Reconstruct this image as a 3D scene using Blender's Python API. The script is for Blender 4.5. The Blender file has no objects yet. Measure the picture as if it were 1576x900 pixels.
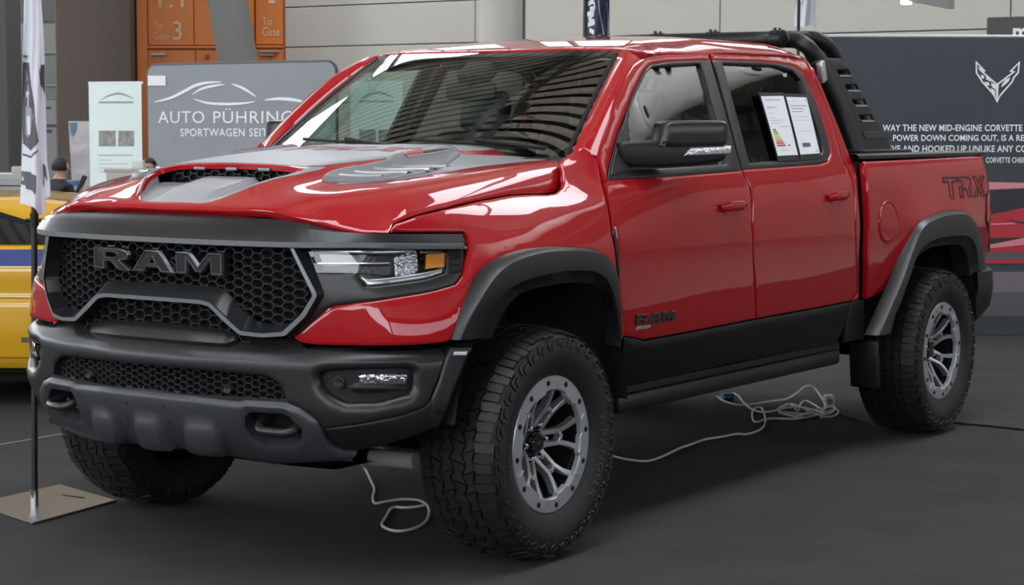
import bpy, bmesh, math, random
import numpy as np
from math import pi, sin, cos, radians, sqrt, atan2
from mathutils import Vector, Matrix
from mathutils.geometry import delaunay_2d_cdt
random.seed(7); np.random.seed(7)
scene = bpy.context.scene
COL = scene.collection

# ------------------------------------------------------------------ camera
W, H = 1576, 900
CAM = np.array([5.987001, 4.996892, 1.600617])
YAW, PITCH, ROLL, FOC = 3.74313, -0.085119, 0.002359, 3040.4657
FW = np.array([cos(PITCH)*cos(YAW), cos(PITCH)*sin(YAW), sin(PITCH)])
_rt = np.array([sin(YAW), -cos(YAW), 0.0]); _up = np.cross(_rt, FW)
RT = cos(ROLL)*_rt + sin(ROLL)*_up
UP = -sin(ROLL)*_rt + cos(ROLL)*_up
cd = bpy.data.cameras.new('camera'); cam = bpy.data.objects.new('camera', cd); COL.objects.link(cam)
cd.sensor_width = 36.0; cd.lens = FOC/W*36.0; cd.clip_start = 0.1; cd.clip_end = 300
m = Matrix(((RT[0], UP[0], -FW[0], CAM[0]), (RT[1], UP[1], -FW[1], CAM[1]), (RT[2], UP[2], -FW[2], CAM[2]), (0, 0, 0, 1)))
cam.matrix_world = m
cd.dof.use_dof = True; cd.dof.focus_distance = 8.0; cd.dof.aperture_fstop = 14.0
scene.camera = cam

# ------------------------------------------------------------------ world, exposure
wd = bpy.data.worlds.new('world'); scene.world = wd; wd.use_nodes = True
bg = wd.node_tree.nodes['Background']; bg.inputs[0].default_value = (0.75, 0.85, 1.0, 1); bg.inputs[1].default_value = 0.6
vs = scene.view_settings
vs.view_transform = 'Standard'; vs.look = 'None'; vs.exposure = 0.2; vs.gamma = 1.0; vs.use_curve_mapping = False
SKY_E = 7.5        # radiance of the daylight panes (skylights and clerestory)

# ------------------------------------------------------------------ materials
MATS = {}
def mat(name, col=(0.5, 0.5, 0.5), rough=0.5, metal=0.0, coat=0.0, spec=0.5, noise=0.0, nscale=20, bump=0.0, bscale=200, emit=None, es=0.0, coat_rough=0.03):
    if name in MATS: return MATS[name]
    mt = bpy.data.materials.new(name); mt.use_nodes = True; nt = mt.node_tree; b = nt.nodes['Principled BSDF']
    b.inputs['Base Color'].default_value = (*col, 1); b.inputs['Roughness'].default_value = rough
    b.inputs['Metallic'].default_value = metal; b.inputs['Specular IOR Level'].default_value = spec
    if coat: b.inputs['Coat Weight'].default_value = coat; b.inputs['Coat Roughness'].default_value = coat_rough
    if emit: b.inputs['Emission Color'].default_value = (*emit, 1); b.inputs['Emission Strength'].default_value = es
    tc = nt.nodes.new('ShaderNodeTexCoord')
    if noise:
        n = nt.nodes.new('ShaderNodeTexNoise'); n.inputs['Scale'].default_value = nscale; n.inputs['Detail'].default_value = 5
        nt.links.new(tc.outputs['Object'], n.inputs['Vector'])
        mx = nt.nodes.new('ShaderNodeMix'); mx.data_type = 'RGBA'
        mx.inputs[6].default_value = (*[c*(1-noise) for c in col], 1); mx.inputs[7].default_value = (*[min(1, c*(1+noise)) for c in col], 1)
        nt.links.new(n.outputs['Fac'], mx.inputs[0]); nt.links.new(mx.outputs[2], b.inputs['Base Color'])
    if bump:
        n2 = nt.nodes.new('ShaderNodeTexNoise'); n2.inputs['Scale'].default_value = bscale; n2.inputs['Detail'].default_value = 3
        nt.links.new(tc.outputs['Object'], n2.inputs['Vector'])
        bp = nt.nodes.new('ShaderNodeBump'); bp.inputs['Strength'].default_value = bump; bp.inputs['Distance'].default_value = 0.01
        nt.links.new(n2.outputs['Fac'], bp.inputs['Height']); nt.links.new(bp.outputs[0], b.inputs['Normal'])
    MATS[name] = mt
    return mt

def glass_mat(name, tint=(0.75, 0.85, 0.8), ior=1.5, gl=1.0):
    # thin pane: part see-through (tinted), part mirror by Fresnel
    if name in MATS: return MATS[name]
    mt = bpy.data.materials.new(name); mt.use_nodes = True; nt = mt.node_tree; nt.nodes.clear()
    o = nt.nodes.new('ShaderNodeOutputMaterial'); t = nt.nodes.new('ShaderNodeBsdfTransparent'); g = nt.nodes.new('ShaderNodeBsdfGlossy')
    fr = nt.nodes.new('ShaderNodeFresnel'); fr.inputs[0].default_value = ior; mx = nt.nodes.new('ShaderNodeMixShader')
    t.inputs[0].default_value = (*tint, 1); g.inputs['Roughness'].default_value = 0.0; g.inputs[0].default_value = (gl, gl, gl, 1)
    ge = nt.nodes.new('ShaderNodeNewGeometry'); mr = nt.nodes.new('ShaderNodeMapRange'); mr.inputs['To Min'].default_value = ior; mr.inputs['To Max'].default_value = 1.0/ior
    nt.links.new(ge.outputs['Backfacing'], mr.inputs['Value']); nt.links.new(mr.outputs[0], fr.inputs[0])   # a thin pane mirrors alike from both sides
    nt.links.new(fr.outputs[0], mx.inputs[0]); nt.links.new(t.outputs[0], mx.inputs[1]); nt.links.new(g.outputs[0], mx.inputs[2]); nt.links.new(mx.outputs[0], o.inputs[0])
    MATS[name] = mt
    return mt

M_RED = mat('red_paint', (0.36, 0.004, 0.009), 0.45, coat=1.0, coat_rough=0.012, spec=0.08)
M_SILVER = mat('satin_silver_film', (0.34, 0.345, 0.37), 0.36, metal=0.35)
M_VENT = mat('vent_grey', (0.16, 0.16, 0.175), 0.45)
M_SATIN = mat('satin_charcoal', (0.016, 0.016, 0.0165), 0.33, bump=0.02, bscale=900)
M_FLARE = mat('flare_charcoal', (0.016, 0.0165, 0.018), 0.36, bump=0.03, bscale=900)
M_SKID = mat('skid_grey', (0.038, 0.039, 0.042), 0.36)
M_BLACK = mat('black_plastic', (0.009, 0.009, 0.0095), 0.42, spec=.4)
M_CLAD = mat('cladding_black', (0.0025, 0.0025, 0.0027), 0.22, spec=.35)
M_GLOSSB = mat('gloss_black', (0.008, 0.008, 0.009), 0.12, coat=0.6)
M_DARK = mat('dark_void', (0.004, 0.004, 0.004), 0.9)
M_RUB = mat('tire_rubber', (0.010, 0.010, 0.0103), 0.55, noise=0.25, nscale=30, bump=0.06, bscale=250)
M_RIM = mat('rim_grey', (0.40, 0.40, 0.41), 0.3, metal=0.6)
M_RIMD = mat('rim_dark', (0.02, 0.02, 0.021), 0.4, metal=0.7)
M_RING = mat('beadlock_silver', (0.50, 0.51, 0.53), 0.33, metal=0.6)
M_CHROME = mat('chrome', (0.75, 0.76, 0.78), 0.12, metal=1.0)
M_STEEL = mat('steel_grey', (0.28, 0.28, 0.29), 0.4, metal=0.8, noise=0.3, nscale=8)
M_LAMP = mat('lamp_silver', (0.62, 0.63, 0.65), 0.22, metal=0.85)
M_AMBER = mat('amber_reflector', (0.75, 0.24, 0.01), 0.25, coat=0.6)
M_INT = mat('interior_black', (0.012, 0.011, 0.011), 0.7)
M_GLASSW = glass_mat('windshield_glass', (0.70, 0.86, 0.79), 1.75)
M_GLASSS = glass_mat('side_glass', (0.66, 0.76, 0.72), 1.75)
M_GLASSD = glass_mat('privacy_glass', (0.20, 0.19, 0.18), 1.7)
M_LENS = glass_mat('lamp_lens', (0.9, 0.92, 0.93), 1.5)
M_WHITE = mat('white_print', (0.78, 0.78, 0.80), 0.5)
M_TXTW = mat('text_white', (0.80, 0.82, 0.84), 0.6)
M_INK = mat('ink_grey', (0.10, 0.10, 0.11), 0.6)
M_CABLE = mat('cable_white', (0.55, 0.55, 0.53), 0.45)

# ------------------------------------------------------------------ object helpers
def tag(o, label=None, cat=None, group=None, kind=None):
    if label: o['label'] = label
    if cat: o['category'] = cat
    if group: o['group'] = group
    if kind: o['kind'] = kind
    return o
def empty(name, loc=(0, 0, 0), rz=0.0, parent=None):
    o = bpy.data.objects.new(name, None); COL.objects.link(o); o.location = loc; o.rotation_euler = (0, 0, rz); o.parent = parent
    o.empty_display_size = 0.2
    return o
def mesh_obj(name, verts, faces, mt, parent=None, smooth=40, loc=None, rot=None):
    me = bpy.data.meshes.new(name); me.from_pydata([tuple(map(float, v)) for v in verts], [], [tuple(map(int, f)) for f in faces]); me.update()
    if smooth:
        me.shade_smooth(); me.set_sharp_from_angle(angle=radians(smooth))
    me.materials.append(mt)
    o = bpy.data.objects.new(name, me); COL.objects.link(o); o.parent = parent
    if loc is not None: o.location = loc
    if rot is not None: o.rotation_euler = rot
    return o
def mirror_obj(o, parent):
    me = o.data.copy(); me.transform(Matrix.Scale(-1, 4, (0, 1, 0))); me.flip_normals()
    c = bpy.data.objects.new(o.name.split('.')[0], me); COL.objects.link(c); c.parent = parent
    for k in o.keys():
        if k in ('label', 'kind', 'group'): c[k] = o[k]
    for ch in list(o.children):
        if ch.get('_nomirror'): continue
        mirror_obj(ch, c)
    return c
def clone(o, parent=None, loc=None, rot=None):
    c = o.copy(); COL.objects.link(c); c.parent = parent
    if loc is not None: c.location = loc
    if rot is not None: c.rotation_euler = rot
    for ch in list(o.children): clone(ch, c)
    return c

class MB:
    def __init__(s): s.v = []; s.f = []
    def add(s, v, f):
        n = len(s.v); s.v += [tuple(map(float, p)) for p in v]; s.f += [tuple(int(i)+n for i in q) for q in f]; return s
    def box(s, c, d, rot=None, bev=0.0, seg=2):
        bm = bmesh.new(); bmesh.ops.create_cube(bm, size=1.0); bmesh.ops.scale(bm, vec=d, verts=bm.verts)
        if bev: bmesh.ops.bevel(bm, geom=bm.edges[:], offset=bev, segments=seg, affect='EDGES', profile=0.5)
        if rot is not None: bmesh.ops.transform(bm, matrix=rot.to_4x4(), verts=bm.verts)
        bmesh.ops.translate(bm, vec=c, verts=bm.verts)
        bm.verts.index_update(); s.add([v.co[:] for v in bm.verts], [[v.index for v in f.verts] for f in bm.faces]); bm.free(); return s
    def tube(s, path, r, seg=12, closed=False, caps=True, flat=1.0):
        P = [Vector(p) for p in path]; n = len(P); rs = r if hasattr(r, '__len__') else [r]*n
        T = []
        for i in range(n):
            a = P[(i-1) % n] if (closed or i > 0) else P[i]; b = P[(i+1) % n] if (closed or i < n-1) else P[i]
            t = (b-a); T.append(t.normalized() if t.length > 1e-9 else Vector((0, 0, 1)))
        u = T[0].orthogonal().normalized() if abs(T[0].z) > .95 else Vector((0, 0, 1)).cross(T[0]).normalized()
        vs_, fs = [], []
        for i in range(n):
            u = (u - T[i]*u.dot(T[i])).normalized(); w = T[i].cross(u)
            for k in range(seg):
                a = 2*pi*k/seg; vs_.append(P[i] + (u*cos(a) + w*sin(a)*flat)*rs[i])
        m_ = n if closed else n-1
        for i in range(m_):
            j = (i+1) % n
            for k in range(seg):
                l = (k+1) % seg; fs.append((i*seg+k, i*seg+l, j*seg+l, j*seg+k))
        if caps and not closed: fs.append(tuple(range(seg))[::-1]); fs.append(tuple((n-1)*seg+k for k in range(seg)))
        return s.add(vs_, fs)
    def lathe(s, prof, seg=48, origin=(0, 0, 0), axis='y', closed=False):
        vs_, fs = [], []; n = len(prof)
        for k in range(seg):
            a = 2*pi*k/seg
            for (r, h) in prof:
                p = {'y': (r*sin(a), h, r*cos(a)), 'z': (r*cos(a), r*sin(a), h), 'x': (h, r*cos(a), r*sin(a))}[axis]
                vs_.append((p[0]+origin[0], p[1]+origin[1], p[2]+origin[2]))
        for k in range(seg):
            l = (k+1) % seg
            for i in range(n if closed else n-1):
                j = (i+1) % n; fs.append((k*n+i, k*n+j, l*n+j, l*n+i))
        return s.add(vs_, fs)
    def loft(s, rows, closed=False):
        n = len(rows[0]); vs_ = [p for r in rows for p in r]; fs = []
        for i in range(len(rows)-1):
            for k in range(n if closed else n-1):
                l = (k+1) % n; fs.append((i*n+k, i*n+l, (i+1)*n+l, (i+1)*n+k))
        return s.add(vs_, fs)
    def prism(s, poly, h0, h1, fr=lambda x, y, h: (x, y, h), bev=0.0, holes=()):
        # extruded polygon; fr maps (x, y, height) to a point
        loops = [ccw(poly)] + [ccw(q)[::-1] for q in holes]
        tops = [inset(q, bev) for q in loops] if bev else loops
        tv, tf = tri_fill(tops)
        s.add([fr(x, y, h1) for x, y in tv], tf)
        for q, t in zip(loops, tops):
            n = len(q); rows = [[fr(x, y, h0) for x, y in q], [fr(x, y, h1-bev) for x, y in q]]
            if bev: rows.append([fr(x, y, h1) for x, y in t])
            s.loft(rows, closed=True)
        bv, bf = tri_fill(loops); s.add([fr(x, y, h0) for x, y in bv], [f[::-1] for f in bf])
        return s
    def build(s, name, mt, parent=None, smooth=40, fix=True, **k):
        o = mesh_obj(name, s.v, s.f, mt, parent, 0, **k)
        bm = bmesh.new(); bm.from_mesh(o.data)
        bmesh.ops.remove_doubles(bm, verts=bm.verts, dist=1e-5)
        if fix: bmesh.ops.recalc_face_normals(bm, faces=bm.faces)
        bm.to_mesh(o.data); bm.free()
        if smooth: o.data.shade_smooth(); o.data.set_sharp_from_angle(angle=radians(smooth))
        return o

# ------------------------------------------------------------------ 2-D polygon helpers
def ccw(p):
    p = [(float(a[0]), float(a[1])) for a in p]
    A = sum(p[i][0]*p[(i+1) % len(p)][1]-p[(i+1) % len(p)][0]*p[i][1] for i in range(len(p)))
    return p if A > 0 else p[::-1]
def inset(p, d):
    P = np.array(p); n = len(P); e = np.roll(P, -1, 0)-P; L = np.linalg.norm(e, axis=1)+1e-12; nr = np.stack([-e[:, 1]/L, e[:, 0]/L], 1)
    b = nr+np.roll(nr, 1, 0); bl = np.linalg.norm(b, axis=1)+1e-9; b = b/bl[:, None]; c = np.clip((b*nr).sum(1), 0.45, 1)
    return [tuple(q) for q in P+b*(d/c)[:, None]]
def inside(pts, poly):
    P = np.array(poly); x, y = pts[:, 0][:, None], pts[:, 1][:, None]; x0, y0 = P[:, 0], P[:, 1]; x1, y1 = np.roll(x0, -1), np.roll(y0, -1)
    c = ((y0 > y) != (y1 > y)) & (x < (x1-x0)*(y-y0)/(y1-y0+1e-15)+x0)
    return (c.sum(1) % 2) == 1
def pdist(pts, poly):
    P = np.array(poly); A = P; B = np.roll(P, -1, 0); d = B-A; L = (d*d).sum(1)+1e-15
    t = np.clip(((pts[:, None, :]-A)*d).sum(2)/L, 0, 1); q = A+t[..., None]*d
    return np.sqrt(((pts[:, None, :]-q)**2).sum(2)).min(1)
def tri_fill(loops, extra=None):
    V, E = [], []
    for q in loops:
        n0 = len(V); V += [Vector(p) for p in q]; E += [(n0+i, n0+(i+1) % len(q)) for i in range(len(q))]
    if extra is not None and len(extra): V += [Vector(p) for p in extra]
    vo, eo, fo, *_ = delaunay_2d_cdt(V, E, [], 0, 1e-7)
    cen = np.array([np.mean([vo[i][:] for i in f], axis=0) for f in fo])
    keep = np.zeros(len(fo), int)
    for q in loops: keep += inside(cen, q).astype(int)
    F = [tuple(f) for f, k in zip(fo, keep) if k % 2 == 1]
    return [tuple(v) for v in vo], F
def densify(p, step, closed=True):
    out = []; n = len(p)
    for i in range(n if closed else n-1):
        a = np.array(p[i]); b = np.array(p[(i+1) % n]); k = max(1, int(math.ceil(np.linalg.norm(b-a)/step)))
        out += [tuple(a+(b-a)*j/k) for j in range(k)]
    if not closed: out.append(tuple(p[-1]))
    return out
def chaikin(p, it=2, closed=True):
    p = [np.array(q, float) for q in p]
    for _ in range(it):
        o = []; n = len(p)
        if not closed: o.append(p[0])
        for i in range(n if closed else n-1):
            a, b = p[i], p[(i+1) % n]; o += [a*.75+b*.25, a*.25+b*.75]
        if not closed: o.append(p[-1])
        p = o
    return [tuple(q) for q in p]
def spline(p, n=60, closed=False):
    # Catmull-Rom through points, n samples spread by chord length
    P = np.array(p, float); N = len(P)
    if closed: P = np.vstack([P[-1], P, P[0], P[1]])
    else: P = np.vstack([2*P[0]-P[1], P, 2*P[-1]-P[-2]])
    d = np.linalg.norm(np.diff(P[1:-1], axis=0), axis=1); s = np.concatenate([[0], np.cumsum(d)]); q = np.linspace(0, s[-1], n, endpoint=not closed)
    i = np.clip(np.searchsorted(s, q, side='right')-1, 0, len(s)-2); t = ((q-s[i])/(s[i+1]-s[i]+1e-12))[:, None]
    a, b, c, e = P[i], P[i+1], P[i+2], P[i+3]
    r = 0.5*((2*b)+(-a+c)*t+(2*a-5*b+4*c-e)*t**2+(-a+3*b-3*c+e)*t**3)
    return r
def polyline(p, n):
    P = np.array(p, float); d = np.linalg.norm(np.diff(P, axis=0), axis=1); s = np.concatenate([[0], np.cumsum(d)]); q = np.linspace(0, s[-1], n)
    return np.stack([np.interp(q, s, P[:, k]) for k in range(P.shape[1])], 1)
def circle(cx, cy, r, n=24, ry=None): return [(cx+r*cos(2*pi*k/n), cy+(ry or r)*sin(2*pi*k/n)) for k in range(n)]

# ------------------------------------------------------------------ curved surfaces
def pchip(x, y, q):
    x = np.asarray(x, float); y = np.asarray(y, float); h = np.diff(x); d = np.diff(y, axis=0)/h.reshape(-1, *([1]*(y.ndim-1)))
    m_ = np.zeros_like(y); m_[0] = d[0]; m_[-1] = d[-1]
    for i in range(1, len(x)-1):
        w1 = 2*h[i]+h[i-1]; w2 = h[i]+2*h[i-1]; ok = d[i-1]*d[i] > 0
        m_[i] = np.where(ok, (w1+w2)/(w1/np.where(ok, d[i-1], 1)+w2/np.where(ok, d[i], 1)), 0)
    q = np.asarray(q, float); i = np.clip(np.searchsorted(x, q, side='right')-1, 0, len(x)-2); hh = h[i]; t = np.clip((q-x[i])/hh, 0, 1)
    if y.ndim > 1: t = t[:, None]; hh = hh[:, None]
    return (2*t**3-3*t**2+1)*y[i]+(t**3-2*t**2+t)*hh*m_[i]+(-2*t**3+3*t**2)*y[i+1]+(t**3-t**2)*hh*m_[i+1]
class Table:
    # smooth table of values over (u, v)
    def __init__(s, us, vs_, T, n=140, blur=3):
        us = np.array(us, float); vs_ = np.array(vs_, float); T = np.array(T, float)
        if us[0] > us[-1]: us = us[::-1]; T = T[::-1]
        s.u0, s.u1, s.v0, s.v1, s.n = us[0], us[-1], vs_[0], vs_[-1], n
        A = pchip(us, T, np.linspace(s.u0, s.u1, n)); A = pchip(vs_, A.T, np.linspace(s.v0, s.v1, n)).T
        for _ in range(blur):
            B = np.pad(A, 1, mode='reflect', reflect_type='odd'); A = (B[:-2, 1:-1]+B[2:, 1:-1]+B[1:-1, :-2]+B[1:-1, 2:]+4*A)/8
        s.A = np.pad(A, 2, mode='reflect', reflect_type='odd')
    def __call__(s, u, v):
        x = np.clip((np.asarray(u, float)-s.u0)/(s.u1-s.u0), 0, 1)*(s.n-1); y = np.clip((np.asarray(v, float)-s.v0)/(s.v1-s.v0), 0, 1)*(s.n-1)
        i = np.minimum(x.astype(int), s.n-2); j = np.minimum(y.astype(int), s.n-2); t = x-i; w = y-j
        def cr(t): return [(-t+2*t**2-t**3)/2, (2-5*t**2+3*t**3)/2, (t+4*t**2-3*t**3)/2, (-t**2+t**3)/2]
        a, b = cr(t), cr(w); r = 0
        for k in range(4):
            for l in range(4): r = r+a[k]*b[l]*s.A[i+k+1, j+l+1]
        return r
def proj(P):
    q = np.asarray(P, float)-CAM; z = q@FW
    return np.stack([W/2+FOC*(q@RT)/z, H/2-FOC*(q@UP)/z], -1), z
def ray_on(px, py, ax, v):
    d = FW+RT*((px-W/2)/FOC)-UP*((py-H/2)/FOC); k = 'xyz'.index(ax); return CAM+d*((v-CAM[k])/d[k])
def at_depth(px, py, D): return CAM+(FW+RT*((px-W/2)/FOC)-UP*((py-H/2)/FOC))*D
class Surf:
    def __init__(s, fn, u0, u1, v0, v1, out):
        s.fn, s.b, s.out = fn, (u0, u1, v0, v1), np.array(out, float)
        U, V = np.meshgrid(np.linspace(u0, u1, 90), np.linspace(v0, v1, 90)); s.gu, s.gv = U.ravel(), V.ravel()
        P = fn(s.gu, s.gv); s.gp, s.gz = proj(P)
    def pos(s, uv): uv = np.asarray(uv, float).reshape(-1, 2); return s.fn(uv[:, 0], uv[:, 1])
    def nrm(s, uv):
        uv = np.asarray(uv, float).reshape(-1, 2); h = 2e-3; u, v = uv[:, 0], uv[:, 1]
        n = np.cross(s.fn(u+h, v)-s.fn(u-h, v), s.fn(u, v+h)-s.fn(u, v-h)); n /= np.linalg.norm(n, axis=1)[:, None]+1e-12
        return np.where(((n*s.out).sum(1) < 0)[:, None], -n, n)
    def px(s, pts):
        # photo pixels -> parameters on this surface (Newton from the closest sample)
        out = []
        for (x, y) in pts:
            d = np.hypot(s.gp[:, 0]-x, s.gp[:, 1]-y); dm = d.min(); c = np.where(d < dm+6)[0]; k = c[np.argmin(d[c]+2.0*s.gz[c])]
            u, v = s.gu[k], s.gv[k]
            for _ in range(25):
                h = 1e-4; U = np.array([u, u+h, u]); V = np.array([v, v, v+h]); q, _z = proj(s.fn(U, V))
                J = np.stack([(q[1]-q[0])/h, (q[2]-q[0])/h], 1); r = np.array([x, y])-q[0]
                st = np.linalg.lstsq(J, r, rcond=1e-3)[0]; st = np.clip(st, -0.06, 0.06); u = min(max(u+st[0], s.b[0]), s.b[1]); v = min(max(v+st[1], s.b[2]), s.b[3])
                if np.abs(st).max() < 1e-6: break
            out.append((u, v))
        return out
    def off(s, d):
        def fn(u, v):
            uv = np.stack([np.asarray(u, float).ravel(), np.asarray(v, float).ravel()], 1); return s.pos(uv)+s.nrm(uv)*d
        return Surf(fn, *s.b, s.out)
def patch(name, surf, outline, mt, parent, step=0.03, thick=0.014, bev=0.003, holes=(), smooth=45, bump=None, hole_thick=None, lift=0.0):
    # a sheet cut to an outline on a surface, with rounded rim and real thickness
    loops = [ccw(densify(outline, step))]+[ccw(densify(h, step))[::-1] for h in holes]
    r1 = [inset(q, bev) for q in loops]; r2 = [inset(q, bev*2.4) for q in loops]
    P = np.array(loops[0]); lo, hi = P.min(0), P.max(0)
    gx, gy = np.meshgrid(np.arange(lo[0], hi[0], step), np.arange(lo[1], hi[1], step)); g = np.stack([gx.ravel(), gy.ravel()], 1)
    g = g+np.random.uniform(-.02, .02, g.shape)*step
    k = inside(g, r2[0])
    for q in r2[1:]: k &= ~inside(g, q)
    g = g[k]
    for q in r2:
        if len(g): g = g[pdist(g, q) > step*.38]
    tv, tf = tri_fill(r2, g)
    def place(uv, d):
        uv = np.asarray(uv, float); b = bump(uv) if bump is not None else 0
        return surf.pos(uv)+surf.nrm(uv)*(np.broadcast_to(np.asarray(d+lift+b, float), (len(uv),))[:, None])
    mb = MB(); mb.add(place(tv, 0), tf)
    for i, (q, a, b) in enumerate(zip(loops, r1, r2)):
        th = thick if (i == 0 or hole_thick is None) else hole_thick
        mb.loft([place(q, -th), place(q, -bev), place(a, -bev*.25), place(b, 0)], closed=True)
    o = mb.build(name, mt, parent, smooth, fix=False)
    bm = bmesh.new(); bm.from_mesh(o.data); bmesh.ops.recalc_face_normals(bm, faces=bm.faces)
    # orient outward
    bm.faces.ensure_lookup_table(); c = sum(f.normal.dot(Vector(surf.out))*f.calc_area() for f in bm.faces)
    if c < 0: bmesh.ops.reverse_faces(bm, faces=bm.faces[:])
    bm.to_mesh(o.data); bm.free(); o.data.shade_smooth(); o.data.set_sharp_from_angle(angle=radians(smooth))
    return o
def emboss(polys, h, edge):
    def f(uv):
        r = np.zeros(len(uv))
        for p in polys:
            d = pdist(uv, p); i = inside(uv, p); t = np.clip(np.where(i, d, -d)/edge, 0, 1); r = np.maximum(r, h*(t*t*(3-2*t))) if h > 0 else np.minimum(r, h*(t*t*(3-2*t)))
        return r
    return f
def text_geo(body, size=1.0, depth=0.0, space=1.0, shear=0.0, ax='LEFT', bold=0.0):
    c = bpy.data.curves.new('text', 'FONT'); c.body = body; c.size = size; c.extrude = depth; c.space_character = space; c.shear = shear; c.align_x = ax; c.offset = bold
    c.resolution_u = 3; o = bpy.data.objects.new('text', c); COL.objects.link(o)
    dg = bpy.context.evaluated_depsgraph_get(); me = o.evaluated_get(dg).to_mesh()
    v = np.array([q.co[:] for q in me.vertices]).reshape(-1, 3); f = [tuple(p.vertices) for p in me.polygons]
    o.evaluated_get(dg).to_mesh_clear(); bpy.data.objects.remove(o); bpy.data.curves.remove(c)
    return v, f
def fit_text(body, x0, x1, y0, y1, **k):
    # text stretched into a box
    v, f = text_geo(body, **k); lo, hi = v.min(0), v.max(0)
    v = v.copy(); v[:, 0] = x0+(v[:, 0]-lo[0])/(hi[0]-lo[0])*(x1-x0); v[:, 1] = y0+(v[:, 1]-lo[1])/(hi[1]-lo[1])*(y1-y0)
    return v, f

# ================================================================== the hall
FH = np.array([cos(YAW), sin(YAW), 0.0]); RH = np.array([sin(YAW), -cos(YAW), 0.0]); AZ = YAW-pi/2
def bg_at(px, D, z=0.0):
    # point at horizontal distance D straight ahead, in the column of pixel px
    q = CAM+FH*D+RH*((px-W/2)/FOC*D); return np.array([q[0], q[1], z])
def zpx(py, D): return CAM[2]+(190.6-py)/FOC*D        # height of pixel row py at distance D

M_CARPET = mat('carpet_charcoal', (0.047, 0.044, 0.046), 0.95, noise=0.35, nscale=3.0, bump=0.35, bscale=420, spec=0.2)
M_WALL = mat('wall_panel_beige', (0.50, 0.475, 0.42), 0.7, noise=0.05, nscale=1.2)
M_WALLP = mat('wall_plain', (0.40, 0.39, 0.37), 0.8)
M_CEIL = mat('ceiling_slat', (0.66, 0.63, 0.56), 0.6)
M_TRUSS = mat('truss_grey', (0.10, 0.10, 0.105), 0.5)
M_DAY = mat('daylight_pane', (0.8, 0.85, 0.9), 0.4, emit=(0.90, 0.95, 1.0), es=SKY_E)
M_DAYB = mat('high_pane', (0.8, 0.85, 0.9), 0.4, emit=(0.90, 0.95, 1.0), es=SKY_E*0.35)
M_DAYC = mat('clerestory_pane', (0.8, 0.85, 0.9), 0.4, emit=(0.90, 0.95, 1.0), es=SKY_E*0.8)

X0, X1, Y0, Y1, ZC = -20.0, 24.0, -30.0, 22.0, 9.0
def struct(name, o): o['kind'] = 'structure'; return o
fl = MB().box(((X0+X1)/2, (Y0+Y1)/2, -0.05), (X1-X0+14, Y1-Y0+14, 0.1)).build('floor', M_CARPET); struct('floor', fl)
af = MB().box((-12.5, 13.0, .002), (27.0, 18.0, .004)).build('floor_aisle', mat('aisle_floor', (.34, .33, .32), .5, noise=.15, nscale=1.0)); struct('', af)
# slatted ceiling: one ribbed sheet
mb = MB(); per = 0.30; n = int((X1-X0+14)/per)
for i in range(n):
    x = X0-7+i*per; mb.box((x+.09, (Y0+Y1)/2, ZC+.05), (.18, Y1-Y0+14, .10))
struct('ceiling', mb.build('ceiling', M_CEIL, smooth=0))
cap = MB().box(((X0+X1)/2, (Y0+Y1)/2, ZC+.45), (X1-X0+15, Y1-Y0+15, 0.1)).build('trim_1', mat('roof_deck_dark', (.02, .02, .02), .9)); struct('', cap)
# side walls with clerestory glazing
def wall(name, a, b, zt=4.7, zb=0.0, mw=None, pane=None, low=(), lowpane=None):
    a = np.array(a, float); b = np.array(b, float); d = (b-a); L = np.linalg.norm(d); d /= L; nrm = np.array([-d[1], d[0]])
    rz = atan2(d[1], d[0]); root = MB().box((L/2, -.15, zt/2), (L, .3, zt)).box((L/2, -.15, (ZC+7.9)/2), (L, .3, ZC-7.9)).build(name, mw or M_WALLP, smooth=0, loc=(a[0], a[1], 0), rot=(0, 0, rz)); struct('', root)
    k = 0; w = 3.0
    while (k+1)*w <= L:
        win = MB().box((k*w+w/2, 0.0, zt+.06), (w, .12, .12)).box((k*w+w/2, 0, 7.84), (w, .12, .12)).box((k*w+.05, 0, (zt+7.9)/2), (.1, .12, 7.9-zt)).box((k*w+w/2, 0, (zt+7.9)/2), (.06, .08, 7.9-zt)).build('window_frame', M_TRUSS, root, smooth=0)
        MB().box((k*w+w/2, -.1, (zt+7.9)/2), (w, .02, 7.9-zt)).build('window_pane', pane or M_DAYC, win, smooth=0)
        if k in low:
            win = MB().box((k*w+.05, .03, 2.3), (.1, .1, 3.8)).box((k*w+w/2, .03, .4), (w, .1, .1)).box((k*w+w/2, .03, 4.2), (w, .1, .1)).box((k*w+w/2, .03, 2.2), (w, .08, .06)).build('window_frame', M_TRUSS, root, smooth=0)
            MB().box((k*w+w/2, .015, 2.3), (w, .02, 3.8)).build('window_pane', lowpane, win, smooth=0)
        k += 1
    return root
M_DAYL = mat('facade_pane', (0.8, 0.85, 0.9), 0.4, emit=(0.80, 0.91, 1.0), es=SKY_E*0.5)
wall('wall_left', (X1, Y0), (X0-6, Y0), low=range(0, 11), lowpane=M_DAYL); wall('wall_right', (X0-6, Y1), (X1, Y1), mw=mat('wall_dark', (.06, .06, .06), .7), pane=M_DAYB); wall('wall_front', (X1, Y1), (X1, Y0), low=range(0, 5), lowpane=mat('facade_pane_dim', (0.8, 0.85, 0.9), 0.4, emit=(0.85, 0.93, 1.0), es=SKY_E*0.25))
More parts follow.
